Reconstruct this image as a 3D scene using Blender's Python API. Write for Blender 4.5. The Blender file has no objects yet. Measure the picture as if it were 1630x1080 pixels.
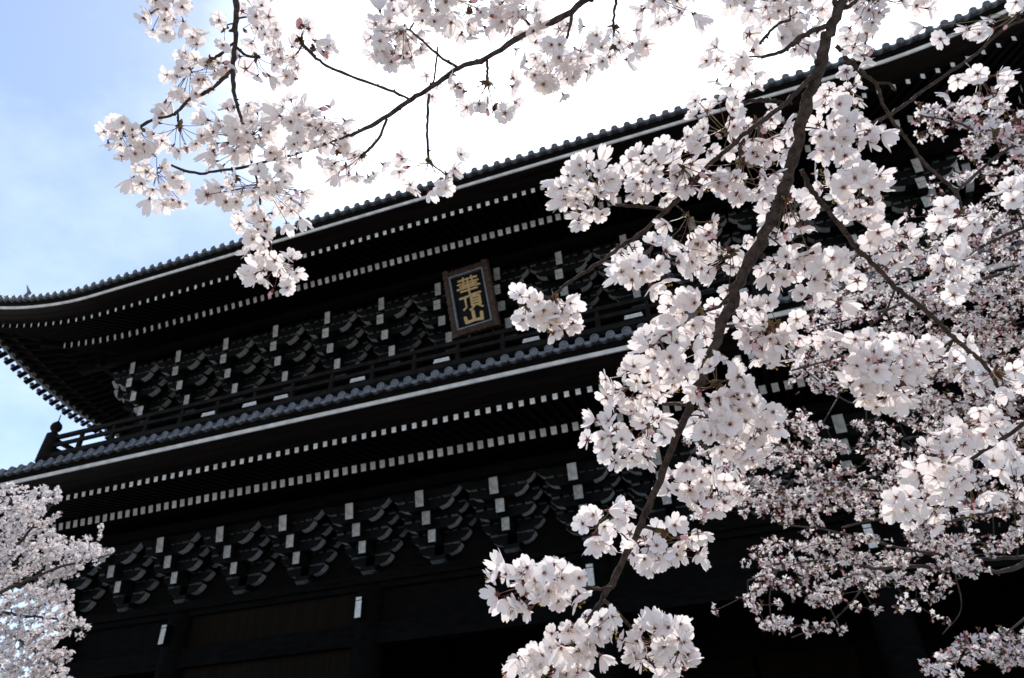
import bpy, math, random
import numpy as np
from mathutils import Vector, Matrix
rng = np.random.default_rng(7)
random.seed(7)
S = bpy.context.scene
COL = S.collection

# ------------------------------------------------------------------ camera
W, H, F = 1630.0, 1080.0, 1150.0          # photo pixels used when taking measurements
CAM = np.array([6.921, -17.392, 1.55])
_yaw, _pit, _rol = 0.31967, 0.61601, -0.03935
_f = np.array([-math.sin(_yaw)*math.cos(_pit), math.cos(_yaw)*math.cos(_pit), math.sin(_pit)])
_r0 = np.array([math.cos(_yaw), math.sin(_yaw), 0.0])
_u0 = np.cross(_r0, _f)
CR = math.cos(_rol)*_r0 + math.sin(_rol)*_u0
CU = -math.sin(_rol)*_r0 + math.cos(_rol)*_u0
CF = _f
cd = bpy.data.cameras.new('camera')
cam = bpy.data.objects.new('camera', cd); COL.objects.link(cam)
M = Matrix.Identity(4)
for i in range(3):
    M[i][0], M[i][1], M[i][2], M[i][3] = CR[i], CU[i], -CF[i], CAM[i]
cam.matrix_world = M
cd.sensor_width = 36.0; cd.lens = 36.0*F/W
cd.clip_start = 0.05; cd.clip_end = 3000
S.camera = cam
cd.dof.use_dof = True; cd.dof.focus_distance = 1.15; cd.dof.aperture_fstop = 13.0
def at(px, py, d):
    """world point seen at photo pixel (px, py), d metres in front of the camera"""
    return CAM + d*(CF + CR*(px-W/2)/F - CU*(py-H/2)/F)

# ------------------------------------------------------------------ light
SUN_EL, SUN_AZ = math.radians(62), math.radians(3)     # azimuth from +Y towards +X
sd = np.array([math.sin(SUN_AZ)*math.cos(SUN_EL), math.cos(SUN_AZ)*math.cos(SUN_EL), math.sin(SUN_EL)])
wd = bpy.data.worlds.new('World'); S.world = wd; wd.use_nodes = True
nt = wd.node_tree; nt.nodes.clear()
N = nt.nodes.new; L = nt.links.new
out = N('ShaderNodeOutputWorld'); bg = N('ShaderNodeBackground'); sky = N('ShaderNodeTexSky')
sky.sky_type = 'NISHITA'; sky.sun_disc = False
sky.sun_elevation = SUN_EL; sky.sun_rotation = SUN_AZ
sky.air_density = 1.0; sky.dust_density = 1.0; sky.ozone_density = 1.3
bg.inputs['Strength'].default_value = 0.15
# thin high cloud in the sky
tc = N('ShaderNodeTexCoord'); mp = N('ShaderNodeMapping'); mp.inputs['Scale'].default_value = (1.2, 1.6, 2.6)
nz = N('ShaderNodeTexNoise'); nz.inputs['Scale'].default_value = 2.2; nz.inputs['Detail'].default_value = 7; nz.inputs['Roughness'].default_value = .62
rp = N('ShaderNodeValToRGB'); rp.color_ramp.elements[0].position = .42; rp.color_ramp.elements[1].position = .74
rp.color_ramp.elements[0].color = (.03, .03, .03, 1); rp.color_ramp.elements[1].color = (.19, .19, .19, 1)
mx = N('ShaderNodeMix'); mx.data_type = 'RGBA'
sc = N('ShaderNodeMix'); sc.data_type = 'RGBA'; sc.blend_type = 'MULTIPLY'
L(tc.outputs['Generated'], mp.inputs['Vector']); L(mp.outputs['Vector'], nz.inputs['Vector']); L(nz.outputs['Fac'], rp.inputs['Fac'])
dt = N('ShaderNodeVectorMath'); dt.operation = 'DOT_PRODUCT'
bank = at(1000, 120, 1.0)-CAM; bank /= np.linalg.norm(bank); dt.inputs[1].default_value = tuple(bank)
nrm = N('ShaderNodeVectorMath'); nrm.operation = 'NORMALIZE'
ad = N('ShaderNodeMath'); ad.operation = 'MULTIPLY_ADD'; ad.inputs[1].default_value = .16
mr = N('ShaderNodeMapRange'); mr.interpolation_type = 'SMOOTHSTEP'; mr.inputs['From Min'].default_value = .915; mr.inputs['From Max'].default_value = 1.07
mr.inputs['To Min'].default_value = 0.0; mr.inputs['To Max'].default_value = .95
mxx = N('ShaderNodeMath'); mxx.operation = 'MAXIMUM'
L(tc.outputs['Generated'], nrm.inputs[0]); L(nrm.outputs[0], dt.inputs[0]); L(nz.outputs['Fac'], ad.inputs[0]); L(dt.outputs['Value'], ad.inputs[2])
L(ad.outputs[0], mr.inputs['Value']); L(mr.outputs[0], mxx.inputs[0]); L(rp.outputs['Color'], mxx.inputs[1])
L(mxx.outputs[0], mx.inputs['Factor'])
L(sky.outputs['Color'], mx.inputs['A'])
mx.inputs['B'].default_value = (9.0, 9.6, 10.4, 1)
L(mx.outputs['Result'], bg.inputs['Color']); L(bg.outputs['Background'], out.inputs['Surface'])
sl = bpy.data.lights.new('sun', 'SUN'); sl.energy = 3.0; sl.angle = math.radians(.5); sl.color = (1, .96, .90)
so = bpy.data.objects.new('sun', sl); COL.objects.link(so)
so.rotation_euler = Vector(sd).to_track_quat('Z', 'Y').to_euler()
S.view_settings.view_transform = 'Standard'; S.view_settings.look = 'None'
S.view_settings.gamma = 1; S.view_settings.exposure = 0.75

# ------------------------------------------------------------------ materials
def mat(name, col, rough=.7, var=.25, scale=6.0, spec=.3, bump=0.0, bscale=40.0, stretch=None, metal=0.0):
    m = bpy.data.materials.new(name); m.use_nodes = True
    t = m.node_tree; b = t.nodes['Principled BSDF']
    b.inputs['Roughness'].default_value = rough; b.inputs['Specular IOR Level'].default_value = spec
    b.inputs['Metallic'].default_value = metal
    tc = t.nodes.new('ShaderNodeTexCoord'); mp = t.nodes.new('ShaderNodeMapping')
    if stretch: mp.inputs['Scale'].default_value = stretch
    n = t.nodes.new('ShaderNodeTexNoise'); n.inputs['Scale'].default_value = scale; n.inputs['Detail'].default_value = 5
    r = t.nodes.new('ShaderNodeValToRGB')
    r.color_ramp.elements[0].position = .3; r.color_ramp.elements[1].position = .7
    r.color_ramp.elements[0].color = tuple(c*(1-var) for c in col)+(1,)
    r.color_ramp.elements[1].color = tuple(min(1, c*(1+var)) for c in col)+(1,)
    t.links.new(tc.outputs['Object'], mp.inputs['Vector']); t.links.new(mp.outputs['Vector'], n.inputs['Vector'])
    t.links.new(n.outputs['Fac'], r.inputs['Fac']); t.links.new(r.outputs['Color'], b.inputs['Base Color'])
    if bump:
        n2 = t.nodes.new('ShaderNodeTexNoise'); n2.inputs['Scale'].default_value = bscale; n2.inputs['Detail'].default_value = 4
        t.links.new(mp.outputs['Vector'], n2.inputs['Vector'])
        bp = t.nodes.new('ShaderNodeBump'); bp.inputs['Strength'].default_value = bump; bp.inputs['Distance'].default_value = .02
        t.links.new(n2.outputs['Fac'], bp.inputs['Height']); t.links.new(bp.outputs['Normal'], b.inputs['Normal'])
    return m
def petal_mat(name, col, trans, tcol):
    m = bpy.data.materials.new(name); m.use_nodes = True; t = m.node_tree; t.nodes.clear()
    o = t.nodes.new('ShaderNodeOutputMaterial'); d = t.nodes.new('ShaderNodeBsdfDiffuse'); q = t.nodes.new('ShaderNodeBsdfTranslucent')
    x = t.nodes.new('ShaderNodeMixShader'); x.inputs[0].default_value = trans
    tc = t.nodes.new('ShaderNodeTexCoord'); n = t.nodes.new('ShaderNodeTexNoise'); n.inputs['Scale'].default_value = 18
    r = t.nodes.new('ShaderNodeValToRGB'); r.color_ramp.elements[0].position = .3; r.color_ramp.elements[1].position = .7
    r.color_ramp.elements[0].color = (col[0], col[1]*.95, col[2]*.95, 1); r.color_ramp.elements[1].color = (col[0], col[1]*1.03, col[2]*1.03, 1)
    t.links.new(tc.outputs['Object'], n.inputs['Vector']); t.links.new(n.outputs['Fac'], r.inputs['Fac'])
    t.links.new(r.outputs['Color'], d.inputs['Color']); q.inputs['Color'].default_value = tcol+(1,)
    t.links.new(d.outputs[0], x.inputs[1]); t.links.new(q.outputs[0], x.inputs[2]); t.links.new(x.outputs[0], o.inputs['Surface'])
    return m
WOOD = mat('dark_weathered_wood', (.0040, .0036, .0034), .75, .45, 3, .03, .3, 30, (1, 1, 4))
BLOCKM = mat('lit_block_wood', (.050, .054, .058), .8, .45, 6, .1)  # paler tone paints light onto the tapered faces of the bracket blocks
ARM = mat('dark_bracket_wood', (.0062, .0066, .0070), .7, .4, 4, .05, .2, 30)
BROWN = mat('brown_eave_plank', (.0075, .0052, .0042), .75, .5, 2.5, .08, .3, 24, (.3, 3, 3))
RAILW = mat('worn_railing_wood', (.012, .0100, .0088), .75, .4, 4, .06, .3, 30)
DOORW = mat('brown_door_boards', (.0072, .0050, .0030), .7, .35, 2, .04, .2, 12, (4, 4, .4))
NOSEW = mat('weathered_nose_paint', (.42, .42, .415), .85, .3, 9, .2)
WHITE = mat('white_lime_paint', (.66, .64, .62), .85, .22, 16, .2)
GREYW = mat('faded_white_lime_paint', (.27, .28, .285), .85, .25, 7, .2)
EDGE = mat('white_eave_board_paint', (.58, .56, .54), .85, .24, 4, .2)
TILE = mat('grey_roof_tile', (.105, .112, .122), .5, .35, 5, .4, .15, 50)
TILED = mat('dark_grey_roof_tile', (.10, .107, .118), .5, .3, 3, .4, .2, 30)  # slightly darker grey for the tile bed
FRAME = mat('carved_brown_frame', (.046, .027, .019), .65, .55, 14, .3, .7, 34)
BORDER = mat('pale_metal_border', (.14, .155, .17), .6, .2, 10, .5)
PANEL = mat('blue_black_lacquer', (.0035, .0042, .0052), .65, .2, 3, .1)
GOLD = mat('gold_leaf', (.42, .28, .11), .55, .18, 10, .5, .1, 60)
BARK = mat('cherry_bark', (.070, .049, .039), .85, .6, 90, .2, 1.0, 160)
BARKM = mat('far_cherry_bark', (.060, .048, .043), .85, .4, 20, .2, .6, 60)
PETAL = petal_mat('white_cherry_petal', (.85, .80, .785), .45, (.87, .80, .785))
PETALB = petal_mat('pink_petal_base', (.62, .30, .29), .4, (.68, .36, .33))
SEPAL = mat('red_brown_calyx', (.13, .035, .028), .6, .3, 80)
STEM = mat('green_brown_stalk', (.16, .12, .05), .6, .3, 80)
SCALE = mat('olive_bud_scale', (.13, .10, .025), .6, .5, 120)
ANTH = mat('yellow_anther', (.55, .36, .07), .6, .2, 80)
BUD = petal_mat('pink_bud', (.78, .50, .53), .35, (.80, .52, .54))
GROUND = mat('pale_gravel', (.34, .32, .29), .9, .25, .6, .2, .5, 30)
STONE = mat('grey_granite', (.30, .29, .28), .8, .2, 3, .2, .3, 30)

for m_ in (WHITE, NOSEW):
    t = m_.node_tree; b_ = t.nodes['Principled BSDF']; src_ = b_.inputs['Base Color'].links[0].from_socket
    oi_ = t.nodes.new('ShaderNodeObjectInfo'); mr_ = t.nodes.new('ShaderNodeMapRange'); mr_.inputs['To Min'].default_value = .72; mr_.inputs['To Max'].default_value = 1.04
    mm_ = t.nodes.new('ShaderNodeMix'); mm_.data_type = 'RGBA'; mm_.blend_type = 'MULTIPLY'; mm_.inputs['Factor'].default_value = 1
    t.links.new(oi_.outputs['Random'], mr_.inputs['Value']); t.links.new(src_, mm_.inputs['A']); t.links.new(mr_.outputs[0], mm_.inputs['B']); t.links.new(mm_.outputs['Result'], b_.inputs['Base Color'])
# ------------------------------------------------------------------ mesh helpers
class MB:
    def __init__(s): s.v = []; s.f = []; s.m = []; s.mats = []
    def mi(s, m):
        if m not in s.mats: s.mats.append(m)
        return s.mats.index(m)
    def add(s, vs, fs, m):
        b = len(s.v); k = s.mi(m)
        s.v += [tuple(map(float, p)) for p in vs]
        for f in fs: s.f.append([b+i for i in f]); s.m.append(k)
    def box(s, c, d, m, faces=None):
        """centre, size; faces: dict index->material (0 -x,1 +x,2 -y,3 +y,4 -z,5 +z)"""
        x, y, z = c; a, b, e = d[0]/2, d[1]/2, d[2]/2
        vs = [(x+i*a, y+j*b, z+k*e) for i in (-1, 1) for j in (-1, 1) for k in (-1, 1)]
        fs = [(0, 1, 3, 2), (4, 6, 7, 5), (0, 4, 5, 1), (2, 3, 7, 6), (0, 2, 6, 4), (1, 5, 7, 3)]
        for i, f in enumerate(fs): s.add(vs, [f], (faces or {}).get(i, m)) if faces and i in faces else None
        s.add(vs, [f for i, f in enumerate(fs) if not (faces and i in faces)], m)
    def beam(s, p, q, w, h, m, endm=None, up=(0, 0, 1)):
        p = np.array(p, float); q = np.array(q, float); d = q-p; d /= np.linalg.norm(d)
        u = np.array(up, float); sdv = np.cross(d, u); sdv /= np.linalg.norm(sdv); u = np.cross(sdv, d)
        vs = [e+sdv*i*w/2+u*j*h/2 for e in (p, q) for i, j in ((-1, -1), (1, -1), (1, 1), (-1, 1))]
        s.add(vs, [(0, 1, 5, 4), (1, 2, 6, 5), (2, 3, 7, 6), (3, 0, 4, 7), (0, 3, 2, 1)], m)
        s.add(vs[4:], [(0, 1, 2, 3)], endm or m)
    def tube(s, pts, rad, m, n=8, cap=True, wob=0.0):
        pts = [np.array(p, float) for p in pts]; k = len(pts); vs = []; fs = []
        ref = np.array([.3, .2, 1.0])
        for i, p in enumerate(pts):
            d = pts[min(i+1, k-1)]-pts[max(i-1, 0)]; d = d/(np.linalg.norm(d)+1e-9)
            a = np.cross(d, ref); 
            if np.linalg.norm(a) < .05: a = np.cross(d, np.array([1.0, 0, 0]))
            a /= np.linalg.norm(a); b = np.cross(d, a); r = rad[i] if hasattr(rad, '__len__') else rad
            for j in range(n):
                t = 2*math.pi*j/n; rr = r*(1+(random.uniform(-wob, wob) if wob else 0))
                vs.append(p+rr*(a*math.cos(t)+b*math.sin(t)))
        for i in range(k-1):
            for j in range(n):
                fs.append((i*n+j, i*n+(j+1) % n, (i+1)*n+(j+1) % n, (i+1)*n+j))
        if cap: fs += [tuple(range(n))[::-1], tuple(range((k-1)*n, k*n))]
        s.add(vs, fs, m)
    def lathe(s, c, prof, m, n=16):
        vs = [(c[0]+r*math.cos(2*math.pi*j/n), c[1]+r*math.sin(2*math.pi*j/n), c[2]+z) for r, z in prof for j in range(n)]
        fs = [(i*n+j, i*n+(j+1) % n, (i+1)*n+(j+1) % n, (i+1)*n+j) for i in range(len(prof)-1) for j in range(n)]
        s.add(vs, fs, m)
    def prism_y(s, prof, y0, y1, m, side=None):
        """profile in x,z extruded along y; side: list of materials per edge"""
        n = len(prof); vs = [(x, y0, z) for x, z in prof]+[(x, y1, z) for x, z in prof]
        s.add(vs, [tuple(range(n))[::-1], tuple(range(n, 2*n))], m)
        for i in range(n): s.add([vs[i], vs[(i+1) % n], vs[n+(i+1) % n], vs[n+i]], [(0, 1, 2, 3)], side[i] if side else m)
    def mesh(s, name, smooth=False):
        me = bpy.data.meshes.new(name); me.from_pydata(s.v, [], s.f); me.validate(clean_customdata=False)
        for m in s.mats: me.materials.append(m)
        if len(me.polygons) == len(s.m): me.polygons.foreach_set('material_index', s.m)
        if smooth: me.polygons.foreach_set('use_smooth', [True]*len(me.polygons))
        me.update(); return me
    def build(s, name, parent=None, smooth=False, loc=None):
        o = bpy.data.objects.new(name, s.mesh(name, smooth)); COL.objects.link(o)
        if parent: o.parent = parent
        if loc is not None: o.location = loc
        return o
def inst(name, me, parent, loc=(0, 0, 0), rz=0.0, sx=1.0):
    o = bpy.data.objects.new(name, me); COL.objects.link(o); o.parent = parent
    o.location = loc; o.rotation_euler = (0, 0, rz); o.scale = (sx, 1, 1); return o
def thing(name, label, cat, loc=(0, 0, 0), group=None):
    o = bpy.data.objects.new(name, None); COL.objects.link(o); o.location = loc
    o['label'] = label; o['category'] = cat
    if group: o['group'] = group
    o.empty_display_size = .3; return o

# ------------------------------------------------------------------ ground
g = MB(); g.add([(-600, -600, 0), (600, -600, 0), (600, 600, 0), (-600, 600, 0)], [(0, 1, 2, 3)], GROUND)
g = g.build('ground'); g['kind'] = 'structure'

# ------------------------------------------------------------------ the gate
GATE = thing('temple_gate', 'huge two storey dark timber temple gate with white tipped rafters and grey tiled roofs', 'temple gate', (0, 6, 0))
class P_:                                   # parts are built in world coordinates under the gate's Empty
    pass
def gpart(mb, name, parent=GATE, smooth=False):
    o = mb.build(name, parent, smooth)
    if parent is GATE: o.location = (0, -6, 0)
    return o
def ginst(name, me, loc, rz=0.0, parent=GATE, sx=1.0):
    return inst(name, me, parent, (loc[0], loc[1]-6, loc[2]), rz, sx)
U = 2.0527
HW = 6.5*U                                   # half width of both storeys
KC = [-6.5, -4.5, -1.5, 1.5, 4.5, 6.5]
YM = 6.0                                     # middle of the gate's depth

# columns
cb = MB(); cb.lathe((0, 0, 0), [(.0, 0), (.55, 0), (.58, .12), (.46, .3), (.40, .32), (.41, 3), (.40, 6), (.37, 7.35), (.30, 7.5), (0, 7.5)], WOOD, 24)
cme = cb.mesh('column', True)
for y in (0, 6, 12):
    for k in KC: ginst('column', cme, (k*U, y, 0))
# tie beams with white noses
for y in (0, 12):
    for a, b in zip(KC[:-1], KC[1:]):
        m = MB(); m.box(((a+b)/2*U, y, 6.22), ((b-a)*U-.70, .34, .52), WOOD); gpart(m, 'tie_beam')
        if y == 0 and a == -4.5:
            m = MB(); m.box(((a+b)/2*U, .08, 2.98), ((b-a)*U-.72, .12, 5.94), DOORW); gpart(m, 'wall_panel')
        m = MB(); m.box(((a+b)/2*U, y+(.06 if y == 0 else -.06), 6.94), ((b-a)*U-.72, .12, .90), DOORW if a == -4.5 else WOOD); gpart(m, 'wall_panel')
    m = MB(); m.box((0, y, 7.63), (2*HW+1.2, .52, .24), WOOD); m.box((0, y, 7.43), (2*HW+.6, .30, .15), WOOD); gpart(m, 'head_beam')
for x in (-HW, HW):
    for ya, yb in ((0, 6), (6, 12)):
        m = MB(); m.box((x, (ya+yb)/2, 6.22), (.34, 5.3, .52), WOOD); gpart(m, 'tie_beam')
        m = MB(); m.box((x, (ya+yb)/2, 3.2), (.14, 5.26, 5.5), WOOD); gpart(m, 'wall_panel')
nm = MB(); nm.box((0, 0, 0), (.17, .40, .42), WOOD, {2: WHITE}); nm.box((0, -.006, .265), (.17, .40, .075), WOOD, {2: WHITE})
nme = nm.mesh('beam_nose')
for k in KC: ginst('beam_nose', nme, (k*U, -.43, 6.74))
# middle row of doors deep in the gate and the ceiling
for a, b in zip(KC[:-1], KC[1:]):
    m = MB(); w = (b-a)*U
    for sgn in (-1, 1):
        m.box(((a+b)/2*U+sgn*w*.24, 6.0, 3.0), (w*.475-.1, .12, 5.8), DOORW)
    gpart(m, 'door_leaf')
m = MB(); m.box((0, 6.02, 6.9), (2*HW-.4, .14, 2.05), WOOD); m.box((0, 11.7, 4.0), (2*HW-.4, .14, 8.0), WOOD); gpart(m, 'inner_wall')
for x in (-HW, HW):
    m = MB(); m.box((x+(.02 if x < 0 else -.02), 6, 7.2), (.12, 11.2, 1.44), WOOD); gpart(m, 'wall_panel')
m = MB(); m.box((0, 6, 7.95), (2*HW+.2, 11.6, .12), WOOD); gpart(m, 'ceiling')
# low wall band at the foot of the bracket zone
m = MB(); m.box((0, .12, 8.9), (2*HW, .12, 2.2), WOOD); m.box((0, 11.88, 8.9), (2*HW, .12, 2.2), WOOD)
m.box((-HW, 6, 8.9), (.12, 11.6, 2.2), WOOD); m.box((HW, 6, 8.9), (.12, 11.6, 2.2), WOOD); gpart(m, 'frieze_wall')

# ---- bracket clusters (local: x along the wall, -y outward, wall face at y=0)
def arm_mesh(half, y, z, h=.25, w=.20):
    c = .34                                        # length of the curved end
    prof = []; side = []
    right = [(half-c, z), (half-c*.62, z+.025), (half-c*.32, z+.075), (half-.05, z+.145), (half, z+h*.78), (half, z+h)]
    prof = [(-x, zz) for x, zz in right[::-1]] + right
    n = len(prof)
    for i in range(n):
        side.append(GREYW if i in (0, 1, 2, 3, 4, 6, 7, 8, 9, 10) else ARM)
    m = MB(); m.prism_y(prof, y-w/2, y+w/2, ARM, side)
    for x in (half-.13, half*.5, half*.22): 
        for sx in (-1, 1): block(m, sx*x, y-.012, z+h-.03, .17 if x < half-.2 else .22, .15)
    return m.mesh('bracket_arm')
def block(m, x, y, z, s=.24, h=.2):
    a = s/2; b = s/2*.72
    vs = [(x-b, y-b, z), (x+b, y-b, z), (x+b, y+b, z), (x-b, y+b, z), (x-a, y-a, z+h*.45), (x+a, y-a, z+h*.45), (x+a, y+a, z+h*.45), (x-a, y+a, z+h*.45),
          (x-a, y-a, z+h), (x+a, y-a, z+h), (x+a, y+a, z+h), (x-a, y+a, z+h)]
    fs = [(3, 2, 1, 0), (8, 9, 10, 11)]
    for o in (0, 4): fs += [(o+i, o+(i+1) % 4, o+4+(i+1) % 4, o+4+i) for i in range(4)]
    m.add(vs, fs[:2], ARM); m.add(vs, fs[2:6], BLOCKM); m.add(vs, fs[6:], ARM)
def nose_mesh(w, h, length, drop=.0, split=False, lip=.0):
    """beam end: front face white, root at y=0 going to -length; drop: how far the face leans under"""
    prof = [(-length, h/2), (-length+drop, -h/2), (.05, -h/2), (.05, h/2)]       # (y, z)
    m = MB()
    for (x0, x1) in (((-w/2, -.012), (.012, w/2)) if split else ((-w/2, w/2),)):
        vs = [(x0, y, z) for y, z in prof]+[(x1, y, z) for y, z in prof]
        m.add(vs, [(0, 1, 2, 3), (7, 6, 5, 4), (1, 5, 6, 2), (2, 6, 7, 3), (3, 7, 4, 0)], ARM)
        m.add([vs[0], vs[4], vs[5], vs[1]], [(0, 1, 2, 3)], NOSEW)
    return m.mesh('nose')
class Cluster:
    def __init__(s, arms, blocks, noses, beams):
        s.arms = [arm_mesh(*a) for a in arms]
        m = MB()
        for b in blocks: block(m, *b)
        for b in beams: m.box(*b, ARM)
        s.body = m.mesh('bracket_cluster')
        s.noses = [(nose_mesh(*n[1]), n[0]) for n in noses]
    def put(s, loc, rz=0.0, arms=True):
        o = ginst('bracket_cluster', s.body, loc, rz)
        if arms:
            for a in s.arms: inst('bracket_arm', a, o)
        for n, l in s.noses: inst('nose', n, o, l)
        return o
# lower storey: z relative to 0
LA = [(.62, -.10, 7.98), (.86, -.10, 8.32), (1.00, -.10, 8.66),
      (.80, -.66, 8.50), (1.00, -.66, 8.86),
      (.78, -1.14, 8.86), (1.00, -1.14, 9.14)]
LB = [(0, -.1, 7.72, .42, .22)]
LBM = [((0, -.28, 8.36), (.18, .5, .30)), ((0, -.45, 8.72), (.18, .9, .34)), ((0, -.65, 9.05), (.18, 1.25, .36)), ((0, -.1, 8.6), (.26, .2, 1.6)), ((0, -.58, 8.8), (.16, .14, .8)), ((0, -1.00, 9.0), (.16, .12, .6))]
LN = [((0, -.5, 8.36), (.21, .36, .22, .04)), ((0, -.88, 8.72), (.23, .40, .24, .06)), ((0, -1.26, 9.05), (.23, .41, .30, .08))]
CL = Cluster(LA, LB, LN, LBM)
NI = [i-6.5 for i in range(14)]
for k in NI: CL.put((k*U, 0, 0))
# upper storey: wall face at Y0
Y0 = .6
UA = [(.62, -.20, 15.10), (.86, -.20, 15.42), (1.00, -.20, 15.74),
      (.80, -.76, 15.62), (1.00, -.76, 15.98),
      (.80, -1.26, 16.00), (1.00, -1.26, 16.30)]
UB = [(0, -.1, 14.8, .42, .22)]
UBM = [((0.02, -.25, 15.16), (.18, .4, .30)), ((0, -.42, 15.55), (.18, .8, .30)), ((-.02, -.58, 15.98), (.18, 1.1, .30)), ((0, -.66, 16.53), (.18, 1.15, .40)), ((0, -.1, 15.7), (.26, .2, 1.9)), ((0, -.68, 15.9), (.16, .14, .9)), ((0, -1.12, 16.15), (.16, .14, .7))]
UN = [((.05, -.42, 15.16), (.22, .36, .22, .04)), ((-.02, -.82, 15.55), (.24, .34, .24, .04)), ((-.06, -1.12, 15.98), (.24, .34, .26, .05)), ((0, -1.22, 16.53), (.20, .44, .28, .08))]
CUP = Cluster(UA, UB, UN, UBM)
for k in NI: CUP.put((k*U, Y0, 0))
# clusters on the two ends and at the corners (diagonal noses)
for yy in (2.4, 4.8, 7.2, 9.6):
    for C_, hw in ((CL, HW), (CUP, HW)):
        C_.put((-hw, yy, 0), -math.pi/2); C_.put((hw, yy, 0), math.pi/2)
for C_, y_ in ((CL, 0.0), (CUP, Y0)):
    for sgn in (-1, 1):
        C_.put((sgn*HW, y_, 0), sgn*math.pi/2); C_.put((sgn*HW, y_, .02), sgn*math.pi/4, False)

# upper storey body
ZU = 12.6
m = MB(); m.box((0, Y0+.15, 15.1), (2*HW, .2, 5.4), WOOD); m.box((0, 11.4, 15.1), (2*HW, .2, 5.4), WOOD)
m.box((-HW+.1, 6, 15.1), (.2, 10.4, 5.4), WOOD); m.box((HW-.1, 6, 15.1), (.2, 10.4, 5.4), WOOD); gpart(m, 'upper_wall')
uc = MB(); uc.lathe((0, 0, ZU-.4), [(0, 0), (.3, 0), (.3, 2.2), (.26, 2.4), (0, 2.4)], WOOD, 16); ucm = uc.mesh('upper_column', True)
for k in KC: ginst('upper_column', ucm, (k*U, Y0-.02, 0))
m = MB(); m.box((0, Y0-.05, 14.72), (2*HW+1, .5, .2), WOOD); m.box((0, Y0-.02, 14.4), (2*HW+.5, .34, .34), WOOD); gpart(m, 'head_beam')
# purlins carried by the brackets
for y, z in ((-1.4, 9.50), (Y0-1.5, 16.98)):
    m = MB(); m.box((0, y, z), (2*HW+5, .24, .26), WOOD); gpart(m, 'eave_purlin')
    for sx in (-1, 1):
        m = MB(); m.box((sx*(HW+1.45), 6, z-.004), (.24, 2*6+2.4, .26), WOOD); gpart(m, 'eave_purlin')

# ---- eaves and roofs
class Eave:
    """four sides; o = distance out from the wall, t = along the edge"""
    def __init__(s, y0, bo, bz, fo, fz, wo, wz, to, tz, bs, fs, t0c, tc_):
        s.y0, s.bo, s.bz, s.fo, s.fz, s.wo, s.wz, s.to, s.tz = y0, bo, bz, fo, fz, wo, wz, to, tz
        s.bs, s.fs = bs, fs; s.start, s.cup = t0c, tc_
        s.half = {'f': HW, 'b': HW, 'l': YM-y0, 'r': YM-y0}
    def up(s, side, t):
        e = s.half[side]+s.to; lim = e-s.start
        a = abs(t)-lim
        return s.cup*a**1.7 if a > 0 else 0.0
    def pt(s, side, t, o, z):
        z += s.up(side, t)*max(0, min(1.1, o/s.to))
        if side == 'f': return (t, s.y0-o, z)
        if side == 'b': return (-t, 2*YM-s.y0+o, z)
        if side == 'l': return (-HW-o, YM-t, z)
        return (HW+o, YM+t, z)
def spread(half, sp, x0):
    n = math.ceil((-half-x0)/sp); r = []
    while x0+n*sp <= half: r.append(x0+n*sp); n += 1
    return r
LOW = Eave(0.0, 2.4, 9.77, 4.2, 9.60, 5.0, 9.914, 5.15, 10.10, .28, .21, 5.0, .05)
UPP = Eave(Y0, 2.7, 17.01, 4.4, 16.556, 5.05, 16.80, 5.2, 17.0, .42, .37, 6.6, .070)
rafter_budget = {'flying_rafter': 0, 'base_rafter': 0}
def fan_spread(half, sp, x0):
    r_ = []
    for sg in (1, -1):
        x = x0 if sg == 1 else x0-sp
        while abs(x) <= half or (x*sg < 0):
            r_.append(x); x += sg*sp*(1+.031*max(0, abs(x)-4))
    return sorted(r_)
def rafters(E, kind, spf, x0, w, h, names, fan=False):
    o1, z1, slope = (E.bo, E.bz, E.bs) if kind == 'base_rafter' else (E.fo, E.fz, E.fs)
    oin = -.1 if kind == 'base_rafter' else E.bo-.5
    stuff = MB()
    # on the front, the ones nearest the camera are individuals
    sprd = fan_spread if fan else spread
    fr = sprd(E.half['f']+o1-.15, spf, x0)
    big = set(sorted(fr, key=lambda t: abs(t-names))[:50])
    for side in 'flrb':
        ts = fr if side == 'f' else spread(E.half[side]+o1-.15, spf*(1.25 if fan else 1), .1)
        for t in ts:
            oi = max(oin, (abs(t)-E.half[side])*.55) if fan else max(oin, abs(t)-E.half[side]+.1)
            if oi > o1-.12: continue
            ti = t-.5*(t-t*(E.half[side]+oi)/(E.half[side]+o1)) if fan else t
            p = E.pt(side, ti, oi, z1+slope*(o1-oi)); q = E.pt(side, t, o1, z1)
            if side == 'f' and t in big:
                m = MB(); c = np.array(q); m.beam(np.array(p)-c, (0, 0, 0), w, h, WOOD, WHITE)
                o = m.build(kind, GATE); o.location = (q[0], q[1]-6, q[2])
            else: stuff.beam(p, q, w, h, WOOD, WHITE)
    o = gpart(stuff, kind+'_row'); o['kind'] = 'stuff'
rafters(LOW, 'base_rafter', .2712, -2.77, .145, .20, -1.5)
rafters(LOW, 'flying_rafter', .2605, -1.72, .11, .13, -1.5)
rafters(UPP, 'base_rafter', .2636, -.23, .145, .20, -3.0, True)
rafters(UPP, 'flying_rafter', .2713, -2.76, .105, .125, -3.0, True)

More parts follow.
